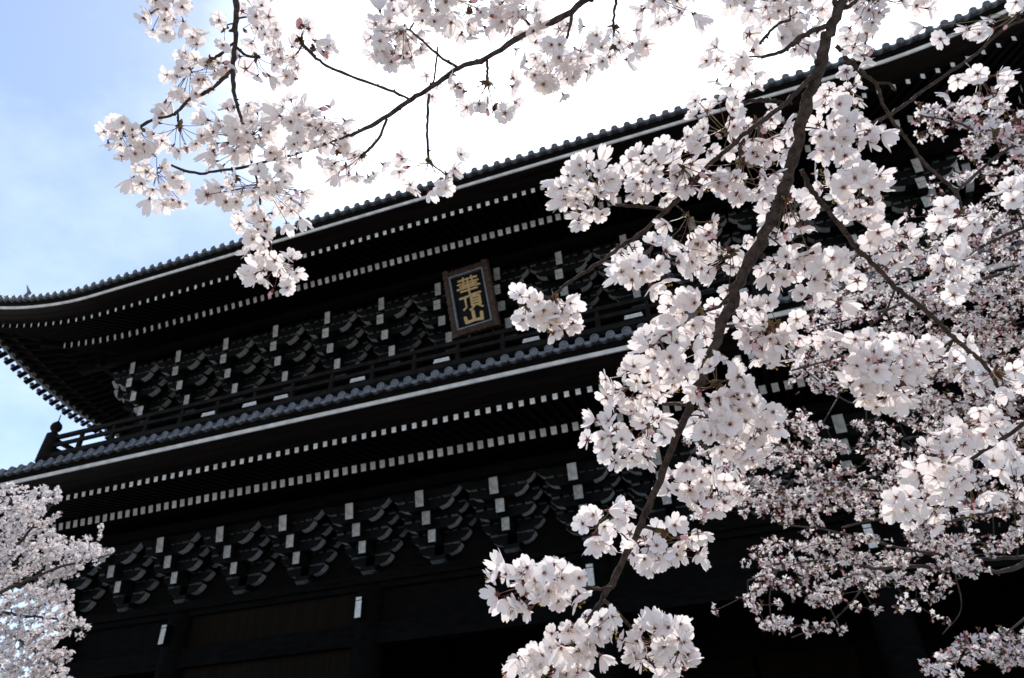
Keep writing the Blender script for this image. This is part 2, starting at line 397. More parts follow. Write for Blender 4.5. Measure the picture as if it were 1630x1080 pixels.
def strip(E, m, mtl, rows, closed=True, step=.5, sides='flrb', inset=0.0):
    """sweep a cross section given as (o, z) along the four edges, mitred at the corners"""
    for side in sides:
        nseg = None
        omax = max(o for o, z in rows); half = E.half[side]
        n = int(2*(half+omax)/step); vs = []; k = len(rows)
        for i in range(n+1):
            f = -1+2*i/n
            for o, z in rows: vs.append(E.pt(side, f*(half+o), o-(inset if side in 'lr' else 0), z))
        fs = []
        rng_ = range(k) if closed else range(k-1)
        for i in range(n):
            for j in rng_: fs.append((i*k+j, i*k+(j+1) % k, (i+1)*k+(j+1) % k, (i+1)*k+j))
        m.add(vs, fs, mtl)
def eaves(E, wh, upper):
    base_in = E.bz+E.bs*E.bo
    m = MB()                                             # boards lying on the rafters
    strip(E, m, WOOD, [(-.1, base_in+.13+E.bs*.1), (E.bo-.02, E.bz+.12)], False)
    strip(E, m, WOOD, [(E.bo-.3, E.fz+E.fs*(E.fo-E.bo+.3)+.075), (E.fo-.02, E.fz+.075)], False)
    gpart(m, 'eave_boarding')
    m = MB()                                             # beams along the rafter tips
    strip(E, m, WOOD, [(E.bo-.16, E.bz+.125), (E.bo-.03, E.bz+.103), (E.bo-.03, E.bz+.20), (E.bo-.16, E.bz+.22)])
    strip(E, m, WOOD, [(E.fo-.22, E.fz+.082), (E.fo-.04, E.fz+.070), (E.fo-.0, E.fz+.20), (E.fo-.22, E.fz+.24)])
    gpart(m, 'eave_beam')
    m = MB()                                             # planks stepping out to the white board
    zk = E.fz+.205; o0, o1 = E.fo-.1, E.wo-.038; ob = E.wz-wh/2
    mid = (o0+o1)/2
    strip(E, m, BROWN, [(o0, zk), (mid, zk+(ob-zk)*.35), (mid, zk+(ob-zk)*.35+.03), (o1, ob+.01), (o1, ob+.06), (o0, zk+.06)], inset=.55)
    gpart(m, 'eave_plank')
    m = MB()
    strip(E, m, EDGE, [(E.wo-.035, E.wz-wh/2), (E.wo, E.wz-wh/2), (E.wo+.02, E.wz+wh/2), (E.wo-.035, E.wz+wh/2)], inset=.55)
    gpart(m, 'eave_edge_board')
    m = MB()                                             # dark recess under the tiles
    strip(E, m, WOOD, [(E.wo-.2, E.wz+wh/2+.004), (E.wo+.04, E.wz+wh/2+.004), (E.to-.05, E.tz-.03), (E.wo-.2, E.tz-.02)], inset=.55)
    gpart(m, 'tile_batten')
# roof slopes
def roof_z(E, o, top):
    """height of the tile bed: concave slope from the eave edge"""
    s = E.to-o
    return E.tz+.02+s*.40+s*s*top
def roof(E, oin, curve, tsp, tx0, rad):
    bed = MB(); os_ = list(np.linspace(E.to, oin, 9))
    strip(E, bed, TILED, [(o, roof_z(E, o, curve)) for o in os_], False, .6)
    strip(E, bed, TILED, [(o, roof_z(E, o, curve)-.06) for o in os_], False, .6)
    gpart(bed, 'roof_deck')
    m = MB()
    for side in 'flrb':
        ts = spread(E.half[side]+E.to-.12, tsp, tx0 if side == 'f' else .05)
        for i, t in enumerate(ts):
            oi = max(oin, abs(t)-E.half[side]+.02)
            jit = random.uniform(-.012, .012); rr = rad*random.uniform(.96, 1.04)
            xt = .45 if side in 'lr' else 0.0
            ol = list(np.linspace(E.to+.03+xt, oi, 5 if E.to-oi > 1 else 2))
            # barrel tile: half round running up the slope
            n = 7; vs = []
            for o in ol:
                z = roof_z(E, o, curve)
                for a in range(n):
                    th = math.pi*a/(n-1)
                    vs.append(E.pt(side, t+jit+rr*math.cos(th), o, z+.05+rr*math.sin(th)))
            fs = [(r*n+a, r*n+a+1, (r+1)*n+a+1, (r+1)*n+a) for r in range(len(ol)-1) for a in range(n-1)]
            m.add(vs, fs, TILE)
            if xt: m.add(vs, [(r*n+n-1, r*n, (r+1)*n, (r+1)*n+n-1) for r in range(len(ol)-1)], WOOD)  # near-black undersides put shade into the colour of the side barrels
            # round end tile with a raised rim and a boss
            z = roof_z(E, E.to, curve)+.05; nn = 14; o_ = E.to+.06+xt
            rings = [(rr*1.04, -.05), (rr*1.04, .02), (rr*.80, .02), (rr*.76, .004), (rr*.42, .004), (rr*.34, .018), (0.001, .022)]
            vs = [E.pt(side, t+jit+r*math.cos(2*math.pi*a/nn), o_+dz, z+r*math.sin(2*math.pi*a/nn)) for r, dz in rings for a in range(nn)]
            fs = [(q*nn+a, q*nn+(a+1) % nn, (q+1)*nn+(a+1) % nn, (q+1)*nn+a) for q in range(len(rings)-1) for a in range(nn)]
            m.add(vs, fs, TILE)
            # sagging pan tile lip between two barrels
            if i+1 < len(ts):
                t2 = ts[i+1]; k = 6; vs = []
                for a in range(k+1):
                    f = a/k; tt = t+rr*.7+(t2-t-rr*1.4)*f; sag = .045*math.sin(math.pi*f)
                    for zz in (.012, -.055):
                        for oo in (E.to+.05, E.to-.12):
                            vs.append(E.pt(side, tt, oo, z-sag+zz-(.01 if zz < 0 else 0)))
                fs = []
                for a in range(k):
                    b = a*4; fs += [(b, b+2, b+6, b+4), (b, b+4, b+5, b+1), (b+2, b+3, b+7, b+6)]
                m.add(vs, fs, TILE)
    gpart(m, 'roof_tiles', smooth=False)
    # hip ridges with an end ornament
    for sx, sy in ((-1, 1), (1, 1), (-1, -1), (1, -1)):
        h = MB(); pts = []
        for o in np.linspace(E.to-.15, oin, 8):
            p = E.pt('f', HW+o, o, roof_z(E, o, curve)+.16)
            x = sx*p[0]; y = p[1] if sy == 1 else 2*YM-p[1]
            pts.append((x, y, p[2]))
        for a, b in zip(pts[:-1], pts[1:]):
            h.beam(a, b, .30, .42, TILE); h.beam((a[0], a[1], a[2]+.25), (b[0], b[1], b[2]+.25), .2, .14, TILE)
        e = pts[0]; d = np.array(pts[0])-np.array(pts[1]); d[2] = 0; d /= np.linalg.norm(d)
        e2 = np.array(e)+d*.14+np.array([0, 0, .12])
        h.beam(np.array(e2)-d*.1, e2+d*.06, .46, .62, TILE)
        h.beam(np.array(e2)-d*.06+np.array([0, 0, .3]), e2+d*.10+np.array([0, 0, .52]), .16, .16, TILE)
        gpart(h, 'hip_ridge')
eaves(LOW, .085, False); eaves(UPP, .075, True)
roof(LOW, -.35, .018, .3305, -1.25, .094)
roof(UPP, -5.3, .030, .3344, 2.12, .088)
zt = roof_z(UPP, -5.3, .030)
m = MB(); m.box((0, YM, zt+.35), (2*HW-10.6+.6, .7, 1.0), TILE); m.box((0, YM, zt+.92), (2*HW-10+.6, .5, .16), TILE)
for sx in (-1, 1): m.box((sx*(HW-5.0), YM, zt+.7), (.3, 1.0, 1.7), TILE)
gpart(m, 'main_ridge')
# small upright ornament near the left end of the upper eave
m = MB(); q = UPP.pt('f', -14.95, 5.1, roof_z(UPP, 5.1, .03)+.1); m.tube([q, (q[0]+.03, q[1]+.05, q[2]+.28), (q[0]-.03, q[1]-.1, q[2]+.52)], [.10, .07, .012], TILE, 8)
gpart(m, 'roof_ornament')
# hip rafters under the corners, white ended
for E in (LOW, UPP):
    for sx in (-1, 1):
        m = MB()
        for o1, z1, sl_ in ((E.bo+.35, E.bz, E.bs), (E.fo+.3, E.fz, E.fs)):
            oi = 0 if o1 < 3.2 else E.bo-.2
            p = E.pt('f', HW+oi, oi, z1+sl_*(o1-oi)-.06); q = E.pt('f', HW+o1, o1, z1-.06)
            m.beam((sx*p[0], p[1], p[2]), (sx*q[0], q[1], q[2]), .26, .34, WOOD, WHITE)
        gpart(m, 'hip_rafter')

# ---- balcony and railing of the upper storey
BY, BX, BZ = -1.5, 15.25, 12.9
m = MB(); m.box((0, (BY+Y0)/2, BZ-.1), (2*BX+.3, Y0-BY+.3, .14), WOOD)
m.box((-(BX+HW)/2, 6, BZ-.104), (BX-HW+.3, 10.2, .14), WOOD); m.box(((BX+HW)/2, 6, BZ-.104), (BX-HW+.3, 10.2, .14), WOOD); gpart(m, 'balcony_floor')
post = MB(); post.box((0, 0, .42), (.22, .22, .95), RAILW)
pme = post.mesh('railing_post')
fin = MB(); fin.lathe((0, 0, 0), [(0.001, 0), (.13, 0), (.13, .06), (.10, .08), (.10, .12), (.17, .20), (.19, .30), (.16, .40), (.08, .48), (.022, .54), (.016, .78), (.001, .80)], RAILW, 14)
fme = fin.mesh('finial', True)
big = MB(); big.lathe((0, 0, -.1), [(0.001, 0), (.26, 0), (.24, .5), (.21, 1.05), (.001, 1.06)], RAILW, 14); bme = big.mesh('corner_post', True)
for x in (-BX, BX):
    for y in (BY, 2*YM-BY):
        p = ginst('corner_post', bme, (x, y, BZ)); inst('finial', fme, p, (0, 0, .955))
for (ax, ay), (bx, by) in (((-BX, BY), (BX, BY)), ((-BX, BY), (-BX, 12+1.5)), ((BX, BY), (BX, 12+1.5))):
    for z, w, h in ((.80, .13, .13), (.50, .10, .12), (.10, .14, .16)):
        ext = .0
        m = MB(); m.beam((ax, ay, BZ+z), (bx, by, BZ+z), w, h, RAILW); gpart(m, 'rail')
    Lr = math.hypot(bx-ax, by-ay); n = round(Lr/1.36)
    sp_ = MB(); sp_.box((0, 0, .30), (.13, .12, .30), RAILW); sp_.box((0, 0, .64), (.10, .10, .16), RAILW); sme = sp_.mesh('railing_strut')
    for i in range(1, n):
        ginst('railing_strut', sme, (ax+(bx-ax)*i/n, ay+(by-ay)*i/n, BZ), 0 if ay == by else math.pi/2)
fm = MB(); fm.box((0, 0, .03), (.46, .03, .05), WHITE); fm.box((0, 0, -.035), (.50, .03, .05), WHITE); fmm = fm.mesh('white_rail_bar')  # pair of thin white bars set along the front railing
for x in (-8.54, -7.0, -5.86, -3.2, -.47, 2.25, 5.15, 7.9, 10.6):
    ginst('white_rail_bar', fmm, (x, BY-.10, BZ+.26))

# ------------------------------------------------------------------ the name plaque hanging between the brackets
top = np.array([.26, -1.62, 16.42]); bot = np.array([.40, -1.02, 14.30])
PL = thing('name_plaque', 'tall framed board with three gold characters hung under the upper eave', 'sign', tuple(bot))
zax = (top-bot); PH = np.linalg.norm(zax); zax /= PH
xax = np.array([1.0, 0, 0]); xax -= zax*xax.dot(zax); xax /= np.linalg.norm(xax); yax = np.cross(zax, xax)
PMx = Matrix.Identity(4)
for i in range(3): PMx[i][0], PMx[i][1], PMx[i][2], PMx[i][3] = xax[i], yax[i], zax[i], bot[i]
PL.matrix_world = PMx
PW = 1.56
def pp(mb, name, **k): return mb.build(name, PL, **k)
m = MB(); m.box((0, .05, PH/2), (PW-.42, .06, PH-.40), PANEL); pp(m, 'panel')
m = MB()                                     # carved frame: four members with a scalloped outer edge
def frame_bar(p, q, out_):
    p = np.array(p, float); q = np.array(q, float); o = np.array(out_, float); k = 26
    prof = [(-.09, -.03), (-.09, -.10), (-.02, -.15), (.10, -.10), (.13, .02), (.10, .10), (-.09, .10)]
    vs = []
    for i in range(k+1):
        c = p+(q-p)*i/k; wv = .010*math.sin(i*1.9)+.006*math.sin(i*4.1)
        for a, y in prof: vs.append(tuple(c+o*(a+(wv if a > 0 else 0)))[:1]+(y-(.02*math.sin(i*2.7) if -.1 < a < .11 and y < -.05 else 0),)+(float((c+o*(a+(wv if a > 0 else 0)))[2]),))
    n = len(prof); fs = [(i*n+j, i*n+(j+1) % n, (i+1)*n+(j+1) % n, (i+1)*n+j) for i in range(k) for j in range(n)]
    fs += [tuple(range(n))[::-1], tuple(range(k*n, (k+1)*n))]
    m.add(vs, fs, FRAME)
frame_bar((-PW/2+.13, 0, -.02), (-PW/2+.13, 0, PH+.02), (-1, 0, 0)); frame_bar((PW/2-.13, 0, PH+.02), (PW/2-.13, 0, -.02), (1, 0, 0))
frame_bar((-PW/2+.1, .002, PH-.12), (PW/2-.1, .002, PH-.12), (0, 0, 1)); frame_bar((PW/2-.1, .002, .12), (-PW/2+.1, .002, .12), (0, 0, -1))
pp(m, 'frame')
m = MB(); a, b = PW/2-.235, PH-.22
for x in (-a, a): m.box((x, -.05, PH/2), (.04, .12, b-.22+.04), BORDER)
for z in (.22, b): m.box((0, -.049, z), (2*a-.041, .12, .04), BORDER)
pp(m, 'border')
CH = [  # brush strokes in a unit square: three characters from the top down
 [[(.10, .88), (.50, .90), (.90, .88)], [(.33, 1.0), (.31, .77)], [(.67, 1.0), (.69, .77)], [(.06, .68), (.5, .70), (.94, .67)], [(.30, .70), (.30, .42)], [(.70, .70), (.70, .42)],
  [(.14, .545), (.86, .545)], [(.02, .41), (.5, .42), (.98, .40)], [(.14, .25), (.86, .25)], [(.5, .92), (.5, .02)]],
 [[(.0, .88), (.42, .90)], [(.24, .88), (.25, .25), (.10, .12)], [(.46, .94), (1.0, .96)], [(.74, .93), (.64, .78)], [(.52, .78), (.52, .24)], [(.92, .78), (.92, .24)], [(.5, .78), (.94, .78)],
  [(.54, .60), (.90, .60)], [(.54, .43), (.90, .43)], [(.5, .25), (.94, .25)], [(.62, .22), (.56, .10), (.40, .0)], [(.80, .22), (.90, .08), (1.0, .0)]],
 [[(.50, 1.0), (.50, .2)], [(.08, .62), (.12, .12)], [(.08, .14), (.5, .17), (.90, .14)], [(.90, .70), (.88, .04)]]]
def stroke(mb, pts, w, y, sc, ox, oz):
    """a rounded, slightly swelling brush stroke standing proud of the board"""
    outl = []; L_, R_ = [], []
    P = [np.array([ox+sc[0]*(x-.5), oz+sc[1]*z]) for x, z in pts]
    for i, p in enumerate(P):
        d = P[min(i+1, len(P)-1)]-P[max(i-1, 0)]; d /= np.linalg.norm(d); n = np.array([-d[1], d[0]])
        wd_ = w*(1.25 if i in (0, len(P)-1) else .95)/2
        if i == 0:
            for th in np.linspace(-.5, .5, 5): outl.append(p-d*wd_*math.cos(th*math.pi)*.7+n*wd_*-math.sin(th*math.pi)) if False else None
        L_.append(p+n*wd_); R_.append(p-n*wd_)
        if i == 0: st = p-d*wd_*.75
        if i == len(P)-1: en = p+d*wd_*.75
    poly = [st]+R_+[en]+L_[::-1]
    vs = [(x, y, z) for x, z in poly]+[(x, y+.03, z) for x, z in poly]; n = len(poly)
    k = len(P)
    fs = [(0, 1, 2*k+1)]+[(i, i+1, 2*k+1-i, 2*k+2-i) for i in range(1, k)]+[(k, k+1, k+2)]
    fs += [(i, n+i, n+(i+1) % n, (i+1) % n) for i in range(n)]
    mb.add(vs, fs, GOLD)
for ci, (z0, hh, ww) in enumerate(((1.28, .60, .78), (.76, .52, .70), (.34, .38, .66))):
    m = MB()
    for si, st_ in enumerate(CH[ci]):
        stroke(m, st_, (.050, .054, .085)[ci], -.02-.0015*si, (ww, hh), .0, z0)
    pp(m, 'character')
m = MB()
for x in (-.5, .5):
    m.tube([(x, .1, PH-.1), (x, .25, PH+.25)], .03, RAILW, 8); m.box((x, .16, .12), (.12, .5, .12), RAILW)
pp(m, 'hanger')

# ------------------------------------------------------------------ cherry blossom
def petal_arr(cup, wv, ln=.0168):
    """one petal pointing along +x from the centre, bending up by cup; returns verts, tris"""
    rows = [(.08, .09), (.20, .17), (.42, .38), (.70, .47), (.90, .37)]
    vs = []
    for r, w in rows:
        for k in (-1, 0, 1):
            x = r*ln; y = k*w*ln*wv
            z = (r**1.4)*ln*math.tan(cup)*.8+abs(k)*.12*ln*w
            vs.append((x, y, z))
    for k, r in ((-1, 1.0), (0, .91), (1, 1.0)):
        vs.append((r*ln, k*.18*ln*wv, ln*math.tan(cup)*.8*(r**1.4)+.02*ln))
    fs = []
    for i in range(5):
        for j in (0, 1):
            a = i*3+j; fs += [(a, a+1, a+4), (a, a+4, a+3)]
    return np.array(vs), np.array(fs)
FM = [PETAL, PETALB, SEPAL, STEM, ANTH, SCALE, BUD, BARK]        # material slots of every blossom mesh
def flower_arr(r, detail=True, cup=None):
    """flower facing +z, its base at the origin"""
    V, T, K = [], [], []; b = 0
    cup = r.uniform(.12, .85) if cup is None else cup
    a0 = r.uniform(0, 6.28)
    for i in range(5):
        c = min(1.15, max(.02, cup+r.normal(0, .14)))
        v, f = petal_arr(c, r.uniform(.9, 1.12)) if detail else (np.array([(0, 0, 0), (.009, .0068, .004), (.009, -.0068, .004), (.018, .003, .018*math.tan(c)*.7), (.018, -.003, .018*math.tan(c)*.7), (.0158, 0, .0158*math.tan(c)*.7)]), np.array([(0, 2, 5), (0, 5, 1), (1, 5, 3), (2, 4, 5)]))
        th = a0+i*2*math.pi/5+r.normal(0, .07); ro = r.normal(0, .16)
        x, y, z = v.T; y, z = y*math.cos(ro)-z*math.sin(ro)*.6, z+y*math.sin(ro)
        v = np.stack([x*math.cos(th)-y*math.sin(th), x*math.sin(th)+y*math.cos(th), z], 1)
        V.append(v); T.append(f+b); K.append(np.where(np.arange(len(f)) < (2 if detail else 0), 1, 0)); b += len(v)
    if detail:
        # calyx tube and five sepals
        n = 5; ring = [(.0012*math.cos(6.283*j/n), .0012*math.sin(6.283*j/n), -.006) for j in range(n)]+[(.0024*math.cos(6.283*j/n), .0024*math.sin(6.283*j/n), .001) for j in range(n)]
        f = [t for j in range(n) for t in ((j, (j+1) % n, n+(j+1) % n), (j, n+(j+1) % n, n+j))]
        V.append(np.array(ring)); T.append(np.array(f)+b); K.append(np.full(len(f), 2)); b += len(ring)
        for i in range(5):
            th = a0+.63+i*1.2566; c, s_ = math.cos(th), math.sin(th)
            v = np.array([(.002*c-.0015*s_, .002*s_+.0015*c, -.0005), (.002*c+.0015*s_, .002*s_-.0015*c, -.0005), (.0085*c, .0085*s_, -.0012)])
            V.append(v); T.append(np.array([(0, 1, 2)])+b); K.append(np.array([2])); b += 3
        for i in range(11):
            th = r.uniform(0, 6.28); sp = r.uniform(.15, .6); ln = r.uniform(.008, .0115)
            d = np.array([math.cos(th)*math.sin(sp), math.sin(th)*math.sin(sp), math.cos(sp)]); s_ = np.array([-math.sin(th), math.cos(th), 0])*.00028
            p = d*ln
            v = np.array([-s_, s_, p, p+d*.0014+s_*3.2, p+d*.0014-s_*3.2, p-s_*0+np.array([0, 0, .0018])])
            V.append(v); T.append(np.array([(0, 1, 2), (2, 3, 4), (3, 5, 4)])+b); K.append(np.array([3 if i % 2 else 2, 4, 4])); b += 6
    else:
        v = np.array([(.0034*math.cos(t), .0034*math.sin(t), .0022) for t in (0, 1.57, 3.14, 4.71)]); V.append(v); T.append(np.array([(0, 1, 2), (0, 2, 3)])+b); K.append(np.array([1, 1])); b += 4
        v = np.array([(.0035, 0, -.001), (-.0018, .003, -.001), (-.0018, -.003, -.001), (0, 0, -.008)]); V.append(v); T.append(np.array([(0, 1, 3), (1, 2, 3), (2, 0, 3)])+b); K.append(np.array([2, 2, 2])); b += 4
    return np.concatenate(V), np.concatenate(T), np.concatenate(K)
def bud_arr(r, n=6):
    V, T = [], []; prof = [(.0012, -.004), (.0024, -.001), (.0040, .005), (.0043, .010), (.0030, .015), (.0004, .0185)]
    for rr, z in prof: V += [(rr*math.cos(6.283*j/n), rr*math.sin(6.283*j/n), z) for j in range(n)]
    K = []
    for i in range(len(prof)-1):
        for j in range(n):
            a = i*n+j; c = i*n+(j+1) % n; T += [(a, c, c+n), (a, c+n, a+n)]; K += [2 if i < 2 else 6]*2
    return np.array(V), np.array(T), np.array(K)
FL = [flower_arr(rng) for _ in range(18)]
FLB = [flower_arr(rng, True, rng.uniform(.9, 1.1)) for _ in range(4)]     # half open
FLL = [flower_arr(rng, False) for _ in range(14)]
BD = [bud_arr(rng) for _ in range(2)]
def frame_from(d, r):
    d = d/np.linalg.norm(d); a = np.cross(d, r.normal(size=3)); a /= np.linalg.norm(a)
    return np.stack([a, np.cross(d, a), d], 1)
class Acc:
    """accumulates triangles"""
    def __init__(s): s.V = []; s.T = []; s.K = []; s.b = 0
    def add(s, v, t, k):
        s.V.append(v); s.T.append(t+s.b); s.K.append(k); s.b += len(v)
    def put(s, proto, pos, d, size, r):
        v, t, k = proto; s.add((v*size)@frame_from(d, r).T+pos, t, k)
    def stalk(s, p, q, w, k, sag=.0):
        pts = [p, (p+q)/2+np.array([0, 0, -sag]), q]; d = q-p; d /= np.linalg.norm(d)+1e-9
        a = np.cross(d, [.3, .5, .8]); a /= np.linalg.norm(a)+1e-9; b = np.cross(d, a); vs = []
        for x in pts:
            for j in range(3): vs.append(x+w*(a*math.cos(2.094*j)+b*math.sin(2.094*j)))
        t = [(i*3+j, i*3+(j+1) % 3, i*3+3+(j+1) % 3) for i in (0, 1) for j in range(3)]+[(i*3+j, i*3+3+(j+1) % 3, i*3+3+j) for i in (0, 1) for j in range(3)]
        s.add(np.array(vs), np.array(t), np.full(len(t), k))
    def scales(s, p, r, size=1.0):
        for i in range(7):
            d = r.normal(size=3); d[2] -= .3; d /= np.linalg.norm(d); a = np.cross(d, r.normal(size=3)); a /= np.linalg.norm(a); ln = r.uniform(.006, .012)*size
            v = np.array([p-a*.0022*size, p+a*.0022*size, p+d*ln*.55+a*.003*size, p+d*ln*.55-a*.003*size, p+d*ln])
            s.add(v, np.array([(0, 1, 2), (0, 2, 3), (3, 2, 4)]), np.full(3, 5 if i % 3 else 2))
    def arrays(s): return np.concatenate(s.V), np.concatenate(s.T), np.concatenate(s.K)
    def build(s, name, parent):
        v, t, k = s.arrays(); o0 = v.mean(0)
        me = bpy.data.meshes.new(name); me.vertices.add(len(v)); me.vertices.foreach_set('co', (v-o0).astype(np.float32).ravel())
        me.loops.add(len(t)*3); me.loops.foreach_set('vertex_index', t.astype(np.int32).ravel())
        me.polygons.add(len(t)); me.polygons.foreach_set('loop_start', np.arange(len(t), dtype=np.int32)*3)
        try: me.polygons.foreach_set('loop_total', np.full(len(t), 3, dtype=np.int32))
        except Exception: pass
        for m_ in FM: me.materials.append(m_)
        me.polygons.foreach_set('material_index', k.astype(np.int32)); me.polygons.foreach_set('use_smooth', np.ones(len(t), dtype=bool))
        me.update(); me.validate()
        o = bpy.data.objects.new(name, me); COL.objects.link(o); o.parent = parent
        o.location = Vector(o0)-Vector(parent.location); return o
def in_poly(p, P):
    x, y = p; c = False; n = len(P)
    for i in range(n):
        x1, y1 = P[i]; x2, y2 = P[(i+1) % n]
        if (y1 > y) != (y2 > y) and x < (x2-x1)*(y-y1)/(y2-y1)+x1: c = not c
    return c
def edge_dist(p, P):
    p = np.array(p); best = 1e9; n = len(P)
    for i in range(n):
        a = np.array(P[i], float); b = np.array(P[(i+1) % n], float); t = np.clip((p-a)@(b-a)/((b-a)@(b-a)+1e-9), 0, 1)
        best = min(best, np.linalg.norm(p-a-t*(b-a)))
    return best
def fill(P, sp, r, inset=0.0, tries=30):
    P = [tuple(map(float, q)) for q in P]; xs, ys = zip(*P); pts = []
    n = int(tries*(max(xs)-min(xs))*(max(ys)-min(ys))/sp/sp)+20
    for _ in range(n):
        q = (r.uniform(min(xs), max(xs)), r.uniform(min(ys), max(ys)))
        if not in_poly(q, P) or (inset and edge_dist(q, P) < inset): continue
        if all((q[0]-a)**2+(q[1]-b)**2 > sp*sp for a, b in pts): pts.append(q)
    return pts
def smooth_path(pts, k=5):
    """Catmull-Rom through (x, y, width, depth) rows"""
    P = [np.array(p, float) for p in pts]; P = [2*P[0]-P[1]]+P+[2*P[-1]-P[-2]]; o = []
    for i in range(1, len(P)-2):
        for j in range(k):
            t = j/k; a, b, c, d = P[i-1:i+3]
            o.append(.5*((2*b)+(c-a)*t+(2*a-5*b+4*c-d)*t*t+(3*b-a-3*c+d)*t**3))
    o.append(P[-2]); return o
class Tree:
    def __init__(s, name, label, base, bark):
        s.root = thing(name, label, 'cherry tree', tuple(base), 'cherry trees in blossom before the gate'); s.bark = bark; s.pts = []; s.thick = []; s._ta = None; s.loose = .97; s.tw = []; s.clusters = []; s.twigs = MB()
    def thick_arr(s):
        if s._ta is None or len(s._ta) != len(s.thick): s._ta = np.array(s.thick)
        return s._ta
    def rel(s, p): return np.array(p)-np.array(s.root.location)
    def bough(s, rows, d=None, name='bough', wob=.10, n=8, knots=True):
        """rows of (px, py, width px[, depth])"""
        rows = [(x[0], x[1], x[2], x[3] if len(x) > 3 else d) for x in rows]
        sm = smooth_path(rows, 5); P = []; R = []
        for x, y, w, dd in sm:
            w = max(w, 1.2); p = at(x, y, dd)+rng.normal(size=3)*w/F*dd*.10
            P.append(s.rel(p)); R.append(w/2/F*dd*(1+rng.uniform(-.10, .16)))
            s.pts.append((x, y, dd, w))
            if w >= 6.5 and s.root.name == 'cherry_tree': s.thick.append((x, y, dd, w))
        m = MB(); m.tube(P, [q*.88 for q in R], s.bark, n, True, wob)
        if knots:
            for i in range(2, len(P)-1):
                if rng.uniform() < .35:
                    dv = rng.normal(size=3); dv /= np.linalg.norm(dv); q = P[i]+dv*R[i]*.7
                    m.tube([q, q+dv*R[i]*.7, q+dv*R[i]*1.1], [R[i]*.55, R[i]*.42, R[i]*.12], s.bark, 5)
        return m.build(name, s.root, True)
    def limb(s, pts, rad, name='limb', n=10):
        m = MB(); m.tube([s.rel(p) for p in pts], rad, s.bark, n, True, .06); return m.build(name, s.root, True)
    def twig_to(s, x, y, d, w=3.0, reach=130):
        """a short twig from the nearest wood to a spur"""
        if not s.pts: return
        A = np.array([(a, b) for a, b, _, _ in s.pts]); D = np.hypot(A[:, 0]-x, A[:, 1]-y); i = int(D.argmin())
        a, b, dd, ww = s.pts[i]
        if D[i] > reach: return
        wpx = min(w, ww*.8); k = 4; P = []; R = []; bend = rng.normal(0, .12)*D[i]
        for j in range(k+1):
            t = j/k; xx = a+(x-a)*t; yy = b+(y-b)*t+bend*math.sin(math.pi*t); dz = dd+(d-dd)*t
            P.append(s.rel(at(xx, yy, dz))); R.append((wpx*(1-.35*t))/2/F*dz); s.pts.append((xx, yy, dz, wpx*.8))
        m = MB(); m.tube(P, R, s.bark, 5, True, .15); s.tw.append((D[i], m))
    def spray(s, P, d, sp=20, spur=72, spread=.045, back=.6, size=1.0, keep=1.0):
        """pompons of flowers filling an outline measured in the photo, round spurs d metres away"""
        spurs = fill(P, spur, rng, 22) or [tuple(np.mean(np.array(P, float), 0))]
        sd_ = [d+rng.uniform(-spread, spread) for _ in spurs]; groups = [[] for _ in spurs]
        for layer, spc, fb in ((0, sp*.80, 1), (1, sp*1.05, -1)):
            for q in fill(P, spc, rng, 5*size):
                ed = edge_dist(q, P)
                if ed < 10 and rng.uniform() > .35+.065*ed: continue
                if layer == 1 and rng.uniform() > back: continue
                if rng.uniform() > keep*s.loose: continue
                if math.sin(q[0]/8.7+1.3*math.sin(q[1]/23))*math.sin(q[1]/9.3+1.7*math.sin(q[0]/19)) > .60+.2*(fb < 0): continue
                q = (q[0]+rng.normal(0, 2.5), q[1]+rng.normal(0, 2.5))
                D = [math.hypot(q[0]-a, q[1]-b) for a, b in spurs]; i = int(np.argmin(D)); groups[i].append((q, fb))
        for (sx, sy), dd, gr in zip(spurs, sd_, groups):
            if not gr: continue
            cx = sx; cy = sy-8
            sp_w = at(cx, cy, dd); R = .5*spur*1.25/F*dd; fl = []
            for (x, y), fb in gr:
                r2 = math.hypot(x-sx, y-sy)/F*dd
                dz = -fb*math.sqrt(max(.0004, R*R-r2*r2))*rng.uniform(.5, 1.1)
                dep = dd+dz
                if s.thick:
                    A_ = s.thick_arr(); k_ = np.hypot(A_[:, 0]-x, A_[:, 1]-y)-A_[:, 3]/2; j_ = int(k_.argmin())
                    if k_[j_] < (22 if A_[j_, 3] > 11 else 14) and rng.uniform() < .96: dep = max(dep, A_[j_, 2]+rng.uniform(.035, .12))
                fl.append((at(x, y, dep), 1 if rng.uniform() < .025 else 0))
            s.cluster(sp_w, fl, size); s.twig_to(cx, cy, dd)
    def star(s, x, y, d, n, R, a0=-.3, a1=3.45, size=1.0, buds=1, flat=.55):
        """an open spur: a few stalked flowers radiating, angles measured clockwise from the photo's right"""
        sp_w = at(x, y, d); fl = []
        for i in range(n):
            a = a0+(a1-a0)*(i+rng.uniform(.1, .9))/n; rr = R*rng.uniform(.72, 1.1)
            fl.append((at(x+rr*math.cos(a), y+rr*math.sin(a), d+rng.uniform(-1, 1)*flat*R/F*d), 0))
        for i in range(buds):
            a = rng.uniform(a0, a1); rr = R*rng.uniform(.6, .95); fl.append((at(x+rr*math.cos(a), y+rr*math.sin(a), d+rng.uniform(-.5, .5)*R/F*d), 1))
        s.cluster(sp_w, fl, size); s.twig_to(x, y, d)
